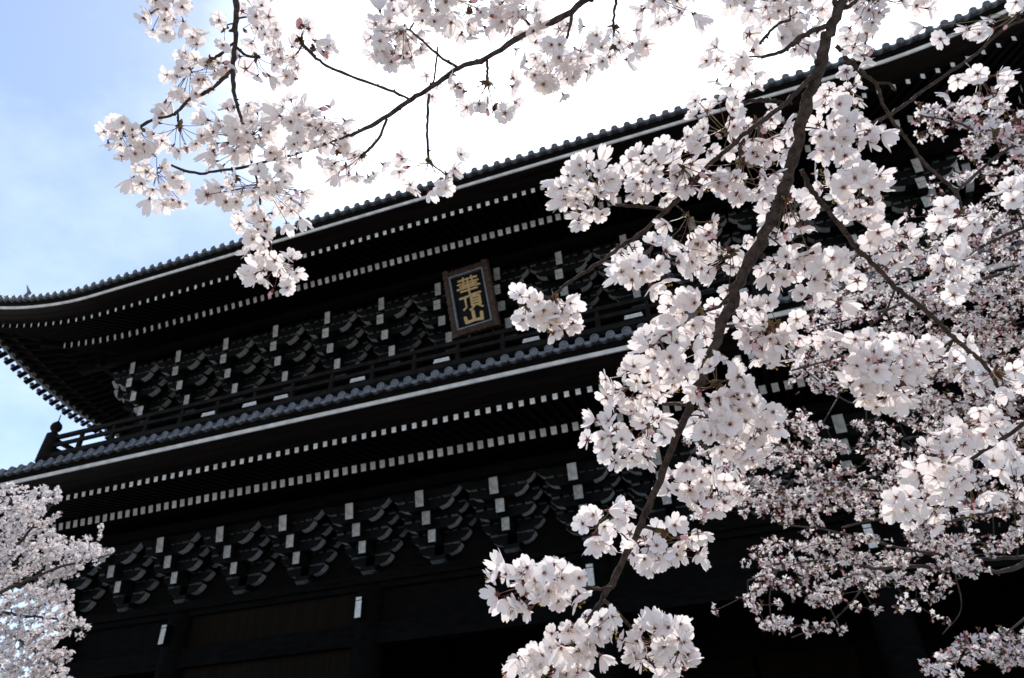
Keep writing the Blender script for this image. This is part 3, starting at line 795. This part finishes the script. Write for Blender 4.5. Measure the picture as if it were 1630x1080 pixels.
    def cluster(s, sp_w, fl, size=1.0):
        A = Acc(); A.scales(sp_w, rng, 1.15)
        for p, kind in fl:
            v = p-sp_w; ln = np.linalg.norm(v)+1e-6; d = v/ln+rng.normal(size=3)*.5+np.array([0, 0, -.22])
            d /= np.linalg.norm(d)
            if kind == 1: A.put(BD[rng.integers(2)], p, d, rng.uniform(.6, .85), rng)
            else:
                pr = FL[rng.integers(len(FL))] if rng.uniform() < .91 else FLB[rng.integers(len(FLB))]
                A.put(pr, p, d, size*rng.uniform(.74, 1.0), rng)
            A.stalk(sp_w+rng.normal(size=3)*.002, p-d*.0055, .00062, 3 if rng.uniform() < .7 else 2, rng.uniform(0, .006))
        s.clusters.append((len(fl), A))
    def finish(s):
        tw = sorted(s.tw, key=lambda t: -t[0])
        for _, m in tw[:100]: m.build('twig', s.root, True)
        if tw[100:]:
            m = MB()
            for _, q in tw[100:]: m.add(q.v, q.f, s.bark)
            m.build('small_twigs', s.root, True)['kind'] = 'stuff'
        cs = sorted(s.clusters, key=lambda c: -c[0])
        for _, A in cs[:100]: A.build('blossom_cluster', s.root)
        if cs[100:]:
            R = Acc()
            for _, A in cs[100:]: R.add(*A.arrays())
            o = R.build('small_blossom_clusters', s.root); o['kind'] = 'stuff'

# ---- the near tree: boughs a metre in front of the camera, trunk behind to the right
tb = CAM+CR*1.9-_f*np.array([1, 1, 0])*1.1; tb[2] = 0
T1 = Tree('cherry_tree', 'nearest cherry tree, its brown boughs of large white blossoms hanging across the view', tb, BARK)
fork = tb+np.array([-.05, .1, 2.35])
T1.limb([tb, tb+np.array([.03, 0, .25]), tb+np.array([.02, .03, 1.2]), fork], [.26, .20, .17, .16], 'trunk', 14)
j1 = at(1430, -420, 1.05); j2 = at(1120, -420, 1.1); j3 = at(640, -380, 1.15)
lm1 = fork*.45+j1*.55+np.array([0, 0, .35])
T1.limb([fork, lm1, j1, at(1372, -150, 1.0), at(1345, -8, 1.0)], [.13, .075, .022, .011, .0076], 'limb')
T1.limb([lm1, j2+np.array([0, 0, .1]), at(1000, -120, 1.1), at(938, 0, 1.1)], [.06, .024, .010, .0066], 'limb')
T1.limb([j2, j3, at(440, -220, 1.17), at(376, -8, 1.17)], [.024, .016, .009, .0060], 'limb')
B = T1.bough
# main bough
B([(1345, -10, 17), (1322, 50, 18), (1305, 110, 20), (1283, 165, 20), (1268, 230, 20), (1247, 300, 21), (1225, 360, 21), (1188, 425, 20), (1163, 485, 19), (1140, 545, 17), (1115, 605, 15), (1090, 665, 14), (1066, 725, 13),
   (1040, 790, 13), (1015, 845, 12), (990, 895, 12), (962, 950, 10), (938, 985, 7)], 1.0, wob=.08, n=12)
# top centre bough
B([(940, -4, 11), (888, 30, 11), (830, 58, 10), (775, 92, 9), (730, 108, 9), (690, 138, 8), (655, 158, 7.5), (610, 190, 8), (565, 212, 6), (540, 222, 4)], 1.1)
B([(730, 108, 5), (700, 90, 5), (672, 65, 4.5), (652, 48, 4)], 1.1, 'twig', n=6)
B([(652, 158, 5), (610, 140, 5), (560, 122, 5), (520, 105, 5), (495, 85, 6), (478, 68, 6)], 1.12, 'twig', n=6)
B([(682, 150, 5), (681, 180, 5), (680, 215, 5), (682, 258, 5)], 1.1, 'twig', n=6)
B([(616, 190, 5), (603, 220, 5), (585, 240, 5), (574, 248, 4)], 1.1, 'twig', n=6)
B([(912, 18, 6), (905, 50, 5), (892, 85, 5)], 1.1, 'twig', n=6)
B([(982, -5, 6), (978, 20, 5), (976, 42, 5)], 1.08, 'twig', n=6)
B([(775, 92, 5), (776, 110, 5), (776, 128, 5)], 1.1, 'twig', n=6)
B([(845, 42, 5), (828, 20, 5)], 1.1, 'twig', n=6)
B([(690, 138, 3.5), (694, 105, 3.5), (697, 75, 3)], 1.12, 'twig', n=6)
# top left bough
B([(376, -10, 10), (376, 30, 10), (374, 75, 9), (370, 115, 8), (372, 145, 7), (378, 170, 6), (388, 200, 5), (396, 232, 5), (401, 260, 4)], 1.17)
B([(368, 112, 7), (345, 135, 6), (322, 150, 6), (302, 158, 5), (285, 175, 5), (270, 185, 5), (245, 190, 5), (222, 203, 5)], 1.17, 'twig', n=6)
B([(372, 68, 5), (352, 86, 5), (334, 95, 5)], 1.17, 'twig', n=6)
B([(375, 75, 5), (392, 88, 5), (408, 90, 5)], 1.17, 'twig', n=6)
B([(284, 175, 4), (283, 190, 4), (286, 200, 4)], 1.17, 'twig', n=6)
B([(500, 235, 5), (470, 245, 5), (430, 256, 5), (395, 265, 5), (350, 272, 5), (310, 276, 5), (270, 262, 4)], 1.16, 'twig', n=6)
B([(565, 212, 5), (530, 225, 5), (500, 235, 5)], 1.14, 'twig', n=6)
B([(401, 260, 4), (412, 300, 4), (415, 330, 4), (424, 360, 5), (430, 390, 4), (436, 418, 3)], 1.16, 'twig', n=6)
# side branches of the main bough
B([(1318, 40, 9), (1290, 52, 9), (1262, 70, 8), (1240, 85, 7), (1212, 91, 6)], 1.0, 'branch', n=7)
B([(1258, 32, 5), (1240, 38, 5), (1222, 55, 6), (1210, 70, 5)], 1.02, 'twig', n=6)
B([(1303, 118, 10), (1285, 130, 9.5), (1262, 155, 9), (1225, 185, 8.5), (1195, 205, 8), (1165, 232, 8), (1130, 262, 8), (1100, 295, 10), (1078, 320, 9), (1050, 345, 8), (1020, 372, 8), (985, 395, 7), (945, 425, 7), (905, 450, 6), (880, 472, 5)], .99, 'branch', n=8)
B([(1250, 165, 8), (1215, 160, 8), (1190, 163, 7), (1172, 170, 6)], 1.0, 'twig', n=6)
B([(1185, 222, 6), (1178, 235, 6), (1178, 258, 5)], .98, 'twig', n=6)
B([(1060, 335, 6), (1030, 330, 6), (995, 328, 6), (972, 325, 5)], .99, 'twig', n=6)
B([(1332, 72, 8), (1350, 95, 8), (1375, 118, 7), (1395, 135, 6.5), (1405, 165, 6), (1425, 200, 6), (1450, 230, 5.5), (1470, 258, 5.5), (1495, 280, 6), (1520, 305, 6), (1530, 330, 5), (1535, 365, 4)], 1.05, 'branch', n=7)
B([(1395, 133, 5), (1415, 133, 5), (1425, 145, 4)], 1.05, 'twig', n=6)
B([(1275, 270, 9), (1290, 300, 9), (1310, 325, 9), (1345, 370, 9), (1368, 400, 9), (1400, 430, 9), (1425, 458, 9), (1455, 480, 8), (1480, 500, 8), (1505, 525, 8), (1520, 540, 8), (1545, 560, 8), (1570, 585, 7), (1592, 620, 6)], 1.04, 'branch', n=8)
B([(1340, 15, 7), (1360, 5, 7), (1366, -12, 7)], 1.0, 'twig', n=6)
B([(1170, 405, 7), (1150, 412, 7), (1145, 408, 6)], .98, 'twig', n=6)
B([(1160, 470, 6), (1145, 488, 6), (1120, 497, 5)], .98, 'twig', n=6)
B([(1145, 520, 7), (1180, 520, 6), (1212, 530, 5)], 1.0, 'twig', n=6)
B([(1092, 645, 7), (1050, 642, 6), (1015, 638, 6), (990, 632, 6)], .98, 'twig', n=6)
B([(1020, 838, 6), (1055, 845, 6), (1090, 850, 5)], .98, 'twig', n=6)
B([(978, 935, 6), (955, 938, 6), (935, 935, 6)], .98, 'twig', n=6)
B([(962, 955, 7), (985, 978, 6), (1005, 1000, 6), (1025, 1020, 5)], .98, 'twig', n=6)
B([(938, 985, 6), (915, 1020, 5), (885, 1050, 5), (850, 1085, 4)], .99, 'twig', n=6)
B([(1660, 20, 6, 1.12), (1600, 45, 6, 1.1), (1555, 85, 6, 1.1), (1520, 110, 6, 1.08), (1470, 145, 6, 1.08), (1425, 178, 7, 1.06), (1390, 195, 6, 1.05)], name='branch', n=7)
B([(1660, 350, 6, 1.1), (1610, 370, 6, 1.1), (1560, 395, 5, 1.1)], name='twig', n=6)
B([(1660, 650, 7, 1.05), (1610, 690, 7, 1.05), (1570, 715, 7, 1.05), (1540, 735, 6, 1.05), (1500, 760, 5, 1.05)], name='branch', n=7)
B([(1520, 540, 5), (1490, 560, 5), (1470, 575, 5)], 1.04, 'twig', n=6)
B([(1515, 545, 5), (1500, 580, 5), (1485, 605, 4)], 1.04, 'twig', n=6)
B([(1425, 460, 4), (1410, 495, 4), (1385, 520, 4)], 1.04, 'twig', n=6)
# blossom, left bough
Z = T1.spray
Z([(212, -30), (300, -30), (304, 38), (262, 57), (232, 54), (210, 18)], 1.17)
Z([(293, 56), (326, 44), (333, 96), (352, 92), (357, 141), (333, 150), (322, 172), (300, 168), (281, 188), (252, 185), (240, 148), (259, 107), (285, 100)], 1.17, back=.4)
Z([(345, 28), (372, 24), (368, 72), (345, 78)], 1.17, back=.2)
Z([(384, -20), (432, -20), (447, 60), (440, 98), (410, 80), (380, 60)], 1.17, back=.4)
Z([(428, 95), (446, 70), (482, 68), (480, 132), (455, 134)], 1.16, back=.3)
T1.star(408, 90, 1.17, 6, 36, -.4, 3.3); T1.star(478, 62, 1.12, 3, 24, -1.8, .3, buds=3); T1.star(500, 78, 1.12, 2, 22, -.8, .6, buds=2)
T1.star(334, 95, 1.17, 4, 30, .2, 2.0)
Z([(158, 205), (172, 170), (202, 188), (226, 210), (242, 240), (215, 254), (180, 254), (165, 228)], 1.17, back=.6)
T1.star(286, 200, 1.17, 9, 42, -.2, 3.4); T1.star(222, 206, 1.17, 5, 36, .3, 2.4)
Z([(205, 255), (255, 240), (280, 262), (300, 302), (290, 334), (265, 330), (220, 322), (200, 295)], 1.17, back=.4)
Z([(328, 182), (360, 153), (400, 165), (450, 150), (500, 163), (545, 158), (562, 200), (568, 238), (540, 242), (500, 236), (490, 262), (440, 272), (400, 252), (370, 262), (340, 267), (322, 220)], 1.16, sp=18, back=.8)
Z([(320, 300), (350, 288), (400, 270), (450, 262), (490, 290), (497, 332), (480, 367), (450, 372), (440, 335), (400, 332), (360, 332), (325, 322)], 1.16, back=.5)
Z([(360, 328), (440, 330), (432, 395), (400, 392), (378, 390), (365, 370)], 1.16, back=.4)
Z([(378, 395), (436, 405), (470, 400), (484, 440), (458, 467), (420, 468), (388, 440)], 1.15, sp=17, back=.9)
T1.star(375, 285, 1.16, 5, 42, .3, 2.7); T1.star(574, 248, 1.1, 7, 42, .3, 3.0); T1.star(540, 240, 1.12, 4, 34, .2, 2.8)
T1.star(682, 258, 1.1, 9, 48, -.3, 3.4, buds=3); Z([(685, 270), (732, 272), (736, 300), (690, 308)], 1.1, back=.0)
# top centre
Z([(590, -30), (770, -30), (775, 30), (740, 52), (704, 38), (690, 80), (662, 60), (650, 92), (622, 110), (590, 92), (583, 50)], 1.1, back=.5)
T1.star(640, 48, 1.1, 8, 45, .4, 3.2); T1.star(745, 20, 1.1, 7, 42, .0, 3.0)
Z([(664, 112), (704, 115), (710, 145), (690, 172), (664, 160)], 1.3, back=.0)
T1.star(776, 130, 1.1, 11, 52, -.3, 3.5, buds=2); Z([(745, 175), (808, 170), (812, 190), (775, 195)], 1.1, sp=22, back=.0)
Z([(772, -30), (870, -30), (866, 22), (832, 32), (800, 42), (772, 30)], 1.1, back=.3)
T1.star(828, 20, 1.1, 6, 40, .2, 3.6)
Z([(815, 72), (862, 62), (900, 32), (926, 42), (926, 80), (936, 112), (926, 142), (890, 160), (856, 142), (828, 120)], 1.1, back=.5)
T1.star(892, 88, 1.1, 8, 50, .1, 3.0)
Z([(930, 60), (958, 52), (1012, 55), (1037, 70), (1022, 87), (1000, 106), (965, 106), (933, 86)], 1.08, back=.3)
T1.star(976, 42, 1.08, 8, 48, .0, 3.2)
Z([(1000, -30), (1118, -30), (1112, 30), (1076, 50), (1050, 42), (1018, 25)], 1.06, back=.6)
# main bough, from the top
Z([(1125, 62), (1150, 48), (1163, 80), (1188, 38), (1206, 60), (1214, 130), (1190, 152), (1148, 148), (1116, 100)], .98, sp=24, back=.3)
Z([(1100, 150), (1172, 148), (1190, 195), (1180, 242), (1115, 250), (1098, 200)], .97, sp=22, back=.6)
Z([(1155, -30), (1310, -30), (1312, 40), (1300, 72), (1255, 70), (1240, 42), (1200, 28), (1160, 20)], 1.04, sp=20, back=.7)
Z([(1232, 55), (1300, 60), (1290, 105), (1250, 80)], 1.06, back=.2)
Z([(1345, -30), (1500, -30), (1495, 5), (1475, 22), (1420, 12), (1400, 35), (1398, 80), (1380, 110), (1355, 95), (1340, 60)], 1.04, back=.6)
Z([(1340, 105), (1372, 130), (1374, 180), (1350, 250), (1300, 260), (1295, 190), (1315, 130)], 1.03, sp=21, back=.7)
Z([(1298, 200), (1350, 190), (1420, 215), (1398, 248), (1345, 256), (1300, 250)], .98, sp=22, back=.5)
Z([(1180, 180), (1250, 165), (1268, 210), (1255, 262), (1200, 262), (1165, 245)], 1.03, sp=20, back=.8)
Z([(988, 258), (1020, 226), (1080, 210), (1120, 215), (1140, 245), (1090, 290), (1060, 330), (1010, 330), (990, 300)], .97, sp=21, back=.7)
T1.star(1088, 268, .96, 6, 42, .2, 2.6)
Z([(882, 300), (905, 255), (945, 250), (985, 262), (984, 320), (960, 352), (930, 365), (898, 345)], .95, sp=19, back=.9)
Z([(1115, 280), (1178, 262), (1240, 275), (1245, 300), (1215, 330), (1180, 325), (1130, 320)], .95, sp=20, back=.6)
T1.star(1180, 258, .96, 9, 55, .2, 3.0)
Z([(972, 400), (1002, 385), (1062, 380), (1090, 400), (1080, 442), (1030, 468), (980, 440)], .96, sp=22, back=.4)
T1.star(1095, 345, .97, 7, 48, .1, 3.0)
Z([(1085, 380), (1120, 360), (1170, 385), (1190, 355), (1210, 380), (1170, 450), (1160, 470), (1120, 455), (1090, 430)], .96, sp=21, back=.6)
Z([(812, 470), (835, 453), (860, 478), (918, 482), (916, 520), (880, 542), (850, 525), (818, 510)], .95, sp=17, back=.9)
T1.star(882, 474, .95, 5, 30, -.2, 3.2)
Z([(1225, 300), (1290, 300), (1300, 350), (1290, 400), (1240, 395), (1215, 370)], .97, sp=21, back=.7)
Z([(1285, 262), (1330, 270), (1405, 258), (1415, 300), (1380, 340), (1320, 320), (1290, 300)], .98, sp=21, back=.7)
Z([(1330, 330), (1400, 345), (1455, 350), (1462, 400), (1440, 440), (1390, 410), (1350, 365)], .98, sp=21, back=.7)
Z([(1200, 400), (1260, 385), (1340, 400), (1370, 440), (1330, 490), (1270, 470), (1215, 450), (1195, 425)], .98, sp=21, back=.7)
Z([(1240, 440), (1340, 470), (1345, 500), (1300, 490), (1255, 470)], 1.0, sp=21, back=.4)
Z([(1170, 480), (1215, 475), (1280, 500), (1285, 560), (1260, 588), (1200, 575), (1195, 545), (1170, 520)], .98, sp=20, back=.7)
T1.star(1225, 520, .98, 7, 45, .3, 3.0)
Z([(1062, 470), (1085, 458), (1140, 480), (1146, 520), (1120, 560), (1110, 612), (1060, 610), (1020, 560), (1015, 535), (1045, 520)], .95, sp=21, back=.7)
Z([(940, 600), (985, 590), (1015, 560), (1060, 600), (1100, 605), (1060, 640), (1000, 645), (960, 650)], .95, sp=21, back=.6)
Z([(925, 700), (950, 650), (1000, 650), (1055, 655), (1065, 700), (1040, 735), (1000, 750), (960, 745)], .95, sp=21, back=.7)
Z([(1095, 690), (1110, 650), (1135, 660), (1140, 610), (1175, 588), (1200, 620), (1235, 650), (1245, 690), (1200, 735), (1150, 725), (1100, 700)], .93, sp=18, back=.9)
T1.star(1140, 612, .95, 7, 36, 1.6, 5.8)
Z([(1060, 740), (1100, 735), (1175, 760), (1200, 790), (1150, 825), (1090, 815), (1050, 790)], .95, sp=20, back=.7)
Z([(922, 815), (945, 800), (1000, 812), (1020, 790), (1045, 800), (1010, 850), (990, 880), (940, 880), (925, 850)], .95, sp=21, back=.6)
Z([(1000, 840), (1060, 830), (1130, 838), (1136, 860), (1110, 900), (1060, 895), (1040, 915), (1000, 890)], .94, sp=20, back=.7)
T1.star(1055, 845, .95, 6, 42, .3, 3.0)
Z([(765, 930), (790, 900), (850, 892), (925, 890), (936, 930), (925, 965), (880, 970), (830, 975), (800, 975)], .93, sp=18, back=.9)
Z([(930, 975), (985, 970), (982, 1010), (960, 1050), (900, 1100), (790, 1100), (800, 1070), (850, 1020), (890, 1000)], .94, sp=18, back=.9)
Z([(985, 1020), (1005, 998), (1050, 985), (1095, 990), (1112, 1020), (1095, 1075), (1040, 1075), (1000, 1055)], .93, sp=18, back=.9)
# right side, near tree
Z([(1445, 30), (1500, 80), (1560, 20), (1660, -20), (1660, 70), (1600, 60), (1570, 75), (1545, 60)], 1.12, sp=22, back=.4, keep=.75)
Z([(1500, 150), (1530, 110), (1560, 95), (1600, 110), (1595, 150), (1560, 170), (1520, 165)], 1.05, sp=25, back=.1)
T1.star(1560, 120, 1.05, 5, 45, -.3, 2.0)
Z([(1590, 300), (1632, 280), (1640, 340), (1620, 365), (1595, 345)], 1.02, sp=23, back=.3)
Z([(1470, 350), (1520, 310), (1570, 345), (1575, 380), (1530, 400), (1480, 385)], 1.02, sp=22, back=.5)
Z([(1480, 405), (1550, 385), (1560, 440), (1520, 480), (1485, 460)], 1.0, sp=22, back=.6)
Z([(1345, 590), (1370, 555), (1430, 560), (1470, 600), (1440, 650), (1390, 655), (1350, 630)], .97, sp=18, back=.9)
Z([(1290, 540), (1360, 520), (1460, 540), (1540, 530), (1560, 580), (1500, 600), (1440, 580), (1370, 560), (1320, 570)], 1.02, sp=21, back=.7)
Z([(1520, 590), (1590, 585), (1640, 560), (1640, 640), (1590, 620), (1540, 625)], 1.0, sp=20, back=.6)
Z([(1410, 800), (1440, 775), (1480, 780), (1502, 815), (1490, 850), (1450, 852)], .97, sp=18, back=.8)
Z([(1445, 745), (1480, 700), (1530, 660), (1590, 640), (1612, 680), (1590, 720), (1530, 735), (1545, 790), (1500, 800), (1460, 770)], .98, sp=19, back=.8)
Z([(1570, 730), (1640, 690), (1640, 790), (1600, 785)], 1.0, sp=21, back=.5)
T1.star(1540, 760, 1.0, 6, 48, .4, 2.8)
T1.finish()

# ---- smaller blossom of trees further off
def far_tree(T, regions, heading, young=0.0, fs=1.0, red=True):
    """regions: (outline, depth range, twig spacing px, step px along a twig, chance a cluster is missing)"""
    for P, (d0, d1), tsp, step, gap in regions:
        for cx, cy in fill(P, tsp, rng):
            d = rng.uniform(d0, d1); h = heading+rng.normal(0, .32); ln = rng.uniform(2.2, 4.5)*tsp; k = max(2, int(ln/step))
            bend = rng.normal(0, .05); path = []; x, y = cx, cy
            for i in range(k+1):
                if not in_poly((x, y), P) and rng.uniform() < .6: break
                path.append((x, y, d)); h += bend+rng.normal(0, .07); x += step*math.cos(h); y += step*math.sin(h); d += rng.normal(0, .025)
            if len(path) < 2: path = [(cx, cy, d), (cx+step*math.cos(h), cy+step*math.sin(h), d)]
            A = Acc(); nf = 0
            pts = [at(*p) for p in path]
            for p, q in zip(pts[:-1], pts[1:]): A.stalk(p, q, .0021, 7)
            for p in pts:
                if rng.uniform() < gap: continue
                n = int(rng.integers(3, 8) if fs < .9 else rng.integers(4, 9)); R = step*.62/F*d; nf += n
                p = p+rng.normal(size=3)*R*.35
                for _ in range(n):
                    v = rng.normal(size=3); v /= np.linalg.norm(v)
                    A.put(FLL[rng.integers(len(FLL))], p+v*R*rng.uniform(.4, 1.0), v+rng.normal(size=3)*.45, fs*rng.uniform(.75, 1.15), rng)
                if rng.uniform() < .5: A.scales(p, rng, 1.5)
                for _ in range(rng.poisson(young)):
                    v = rng.normal(size=3); v /= np.linalg.norm(v); q = p+v*R*rng.uniform(.6, 1.2); A.put(BD[rng.integers(2)], q, v, rng.uniform(.8, 1.3), rng); A.stalk(p, q, .0008, 2)
                    A.scales(p+rng.normal(size=3)*R*.7, rng, 1.3)
            T.clusters.append((nf, A)); T.twig_to(cx, cy, path[0][2], 2.4, 110)
mb_ = at(2150, 760, 3.9); mb_[2] = 0
T2 = Tree('cherry_tree', 'cherry tree on the right with small dense pinkish blossom behind the big branch', mb_, BARKM)
tt = at(2050, 640, 3.8)
T2.limb([mb_, mb_*.5+np.array([tt[0], tt[1], 1.2])*.5, tt], [.26, .2, .15], 'trunk', 12)
T2.limb([tt, at(1850, 760, 3.6), at(1650, 885, 3.5)], [.11, .05, .018], 'limb')
T2.limb([tt, at(1850, 420, 3.6), at(1650, 420, 3.4)], [.11, .05, .015], 'limb')
T2.limb([tt, at(1900, 200, 3.0), at(1650, 200, 2.4)], [.09, .04, .008], 'limb')
T2.limb([tt, at(1850, 1000, 3.1), at(1650, 1040, 2.8)], [.09, .03, .008], 'limb')
T2.limb([tt, at(1850, 640, 3.6), at(1650, 690, 3.5)], [.09, .04, .012], 'limb')
B = T2.bough
B([(1660, 880, 9), (1600, 908, 8), (1540, 908, 7), (1450, 902, 6), (1390, 905, 5), (1330, 890, 4), (1260, 900, 3), (1190, 925, 2.5)], 3.5, n=6)
B([(1660, 885, 7), (1560, 890, 6), (1480, 880, 5), (1400, 865, 4), (1320, 845, 3), (1240, 835, 3)], 3.7, n=6)
B([(1660, 800, 6), (1580, 815, 6), (1500, 830, 5), (1420, 825, 4), (1340, 840, 4)], 3.4, n=6)
B([(1660, 795, 6), (1590, 800, 6), (1500, 790, 5), (1400, 782, 4), (1310, 770, 4), (1230, 765, 3)], 3.6, n=6)
B([(1660, 690, 6), (1560, 680, 6), (1480, 650, 5), (1420, 640, 4), (1350, 640, 3), (1270, 580, 3)], 3.5, n=6)
B([(1660, 620, 6), (1560, 600, 5), (1460, 570, 5), (1380, 560, 4), (1260, 590, 3)], 3.6, n=6)
B([(1660, 415, 7), (1580, 440, 6), (1480, 470, 5), (1390, 500, 4), (1300, 520, 3)], 3.4, n=6)
B([(1660, 220, 6, 2.4), (1600, 240, 6, 2.4), (1530, 300, 6, 2.5), (1470, 370, 5, 2.6), (1400, 430, 4, 2.8)], n=6)
B([(1660, 205, 5, 2.4), (1580, 215, 5, 2.3), (1520, 195, 4, 2.3), (1465, 185, 3, 2.3)], n=6)
B([(1660, 960, 4, 2.8), (1600, 1010, 4, 2.8), (1550, 1035, 3, 2.8), (1500, 1065, 3, 2.8)], n=6)
B([(1240, 900, 3, 3.6), (1225, 950, 2.5, 3.6), (1230, 1000, 2, 3.6)], n=5); B([(1400, 905, 3, 3.6), (1330, 985, 3, 3.6), (1260, 1015, 2, 3.6)], n=5)
B([(1300, 770, 3, 3.5), (1240, 720, 3, 3.5), (1190, 760, 2, 3.5)], n=5); B([(1520, 910, 3, 3.6), (1530, 970, 2, 3.6), (1500, 1010, 2, 3.6)], n=5)
far_tree(T2, [
 ([(1458, 185), (1500, 162), (1560, 165), (1800, 160), (1800, 250), (1600, 265), (1540, 240), (1490, 215)], (2.1, 2.6), 27, 18, .05),
 ([(1560, 250), (1800, 250), (1800, 420), (1520, 360), (1480, 300)], (2.6, 3.4), 30, 17, .25),
 ([(1300, 470), (1400, 380), (1500, 330), (1800, 360), (1800, 640), (1480, 660), (1380, 560), (1300, 540)], (3.0, 3.9), 23, 14, .10),
 ([(1255, 570), (1330, 550), (1390, 590), (1350, 620), (1300, 615)], (3.3, 3.9), 20, 14, .1),
 ([(1480, 640), (1800, 620), (1800, 880), (1480, 870), (1400, 760), (1360, 660)], (3.2, 4.0), 26, 14, .25),
 ([(1100, 690), (1170, 730), (1240, 650), (1300, 660), (1360, 720), (1440, 780), (1420, 830), (1330, 800), (1280, 850), (1200, 820), (1130, 820)], (3.2, 3.9), 22, 13, .12),
 ([(1200, 870), (1330, 855), (1450, 850), (1560, 860), (1600, 905), (1480, 930), (1380, 940), (1290, 960), (1210, 930)], (3.3, 3.9), 23, 13, .15),
 ([(1180, 935), (1290, 950), (1400, 920), (1560, 900), (1530, 1000), (1440, 960), (1340, 1000), (1230, 1030), (1210, 980)], (3.4, 4.0), 40, 15, .45),
 ([(1490, 1062), (1530, 1020), (1590, 1010), (1800, 985), (1800, 1060), (1580, 1060), (1500, 1085)], (2.5, 3.0), 25, 16, .05),
], math.pi*.97, 1.5, .80)
T2.finish()
lb = at(-520, 1500, 6.5); lb[2] = 0
T3 = Tree('cherry_tree', 'cherry tree at the lower left corner with a low crown of tiny sunlit blossoms', lb, BARKM)
tt = at(-330, 1080, 6.4)
T3.limb([lb, lb*.5+np.array([tt[0], tt[1], .8])*.5, tt], [.24, .2, .16], 'trunk', 12)
T3.limb([tt, at(-150, 990, 6.2), at(-30, 960, 6.0)], [.1, .05, .02], 'limb')
B = T3.bough
B([(-35, 960, 7), (30, 930, 6), (90, 905, 5), (150, 890, 4), (178, 882, 2)], 6.0, n=6)
B([(-35, 962, 6), (20, 880, 5), (60, 830, 4), (90, 795, 3)], 6.1, n=6)
B([(-35, 960, 6), (30, 980, 5), (90, 985, 4), (130, 1000, 3)], 5.9, n=6)
B([(-35, 965, 6), (20, 1010, 5), (60, 1040, 4), (100, 1065, 3)], 5.9, n=6)
B([(-35, 955, 5), (0, 860, 4), (20, 800, 3)], 6.2, n=6)
far_tree(T3, [
 ([(-30, 770), (90, 788), (64, 818), (78, 840), (125, 862), (182, 880), (130, 912), (90, 925), (120, 985), (130, 1010), (60, 1020), (-30, 1010)], (5.6, 6.6), 13, 8.5, .10),
 ([(-30, 1000), (60, 1010), (100, 1045), (100, 1090), (-30, 1090)], (5.6, 6.4), 10, 8.5, .04),
], -.45, .1, 1.0)
T3.finish()
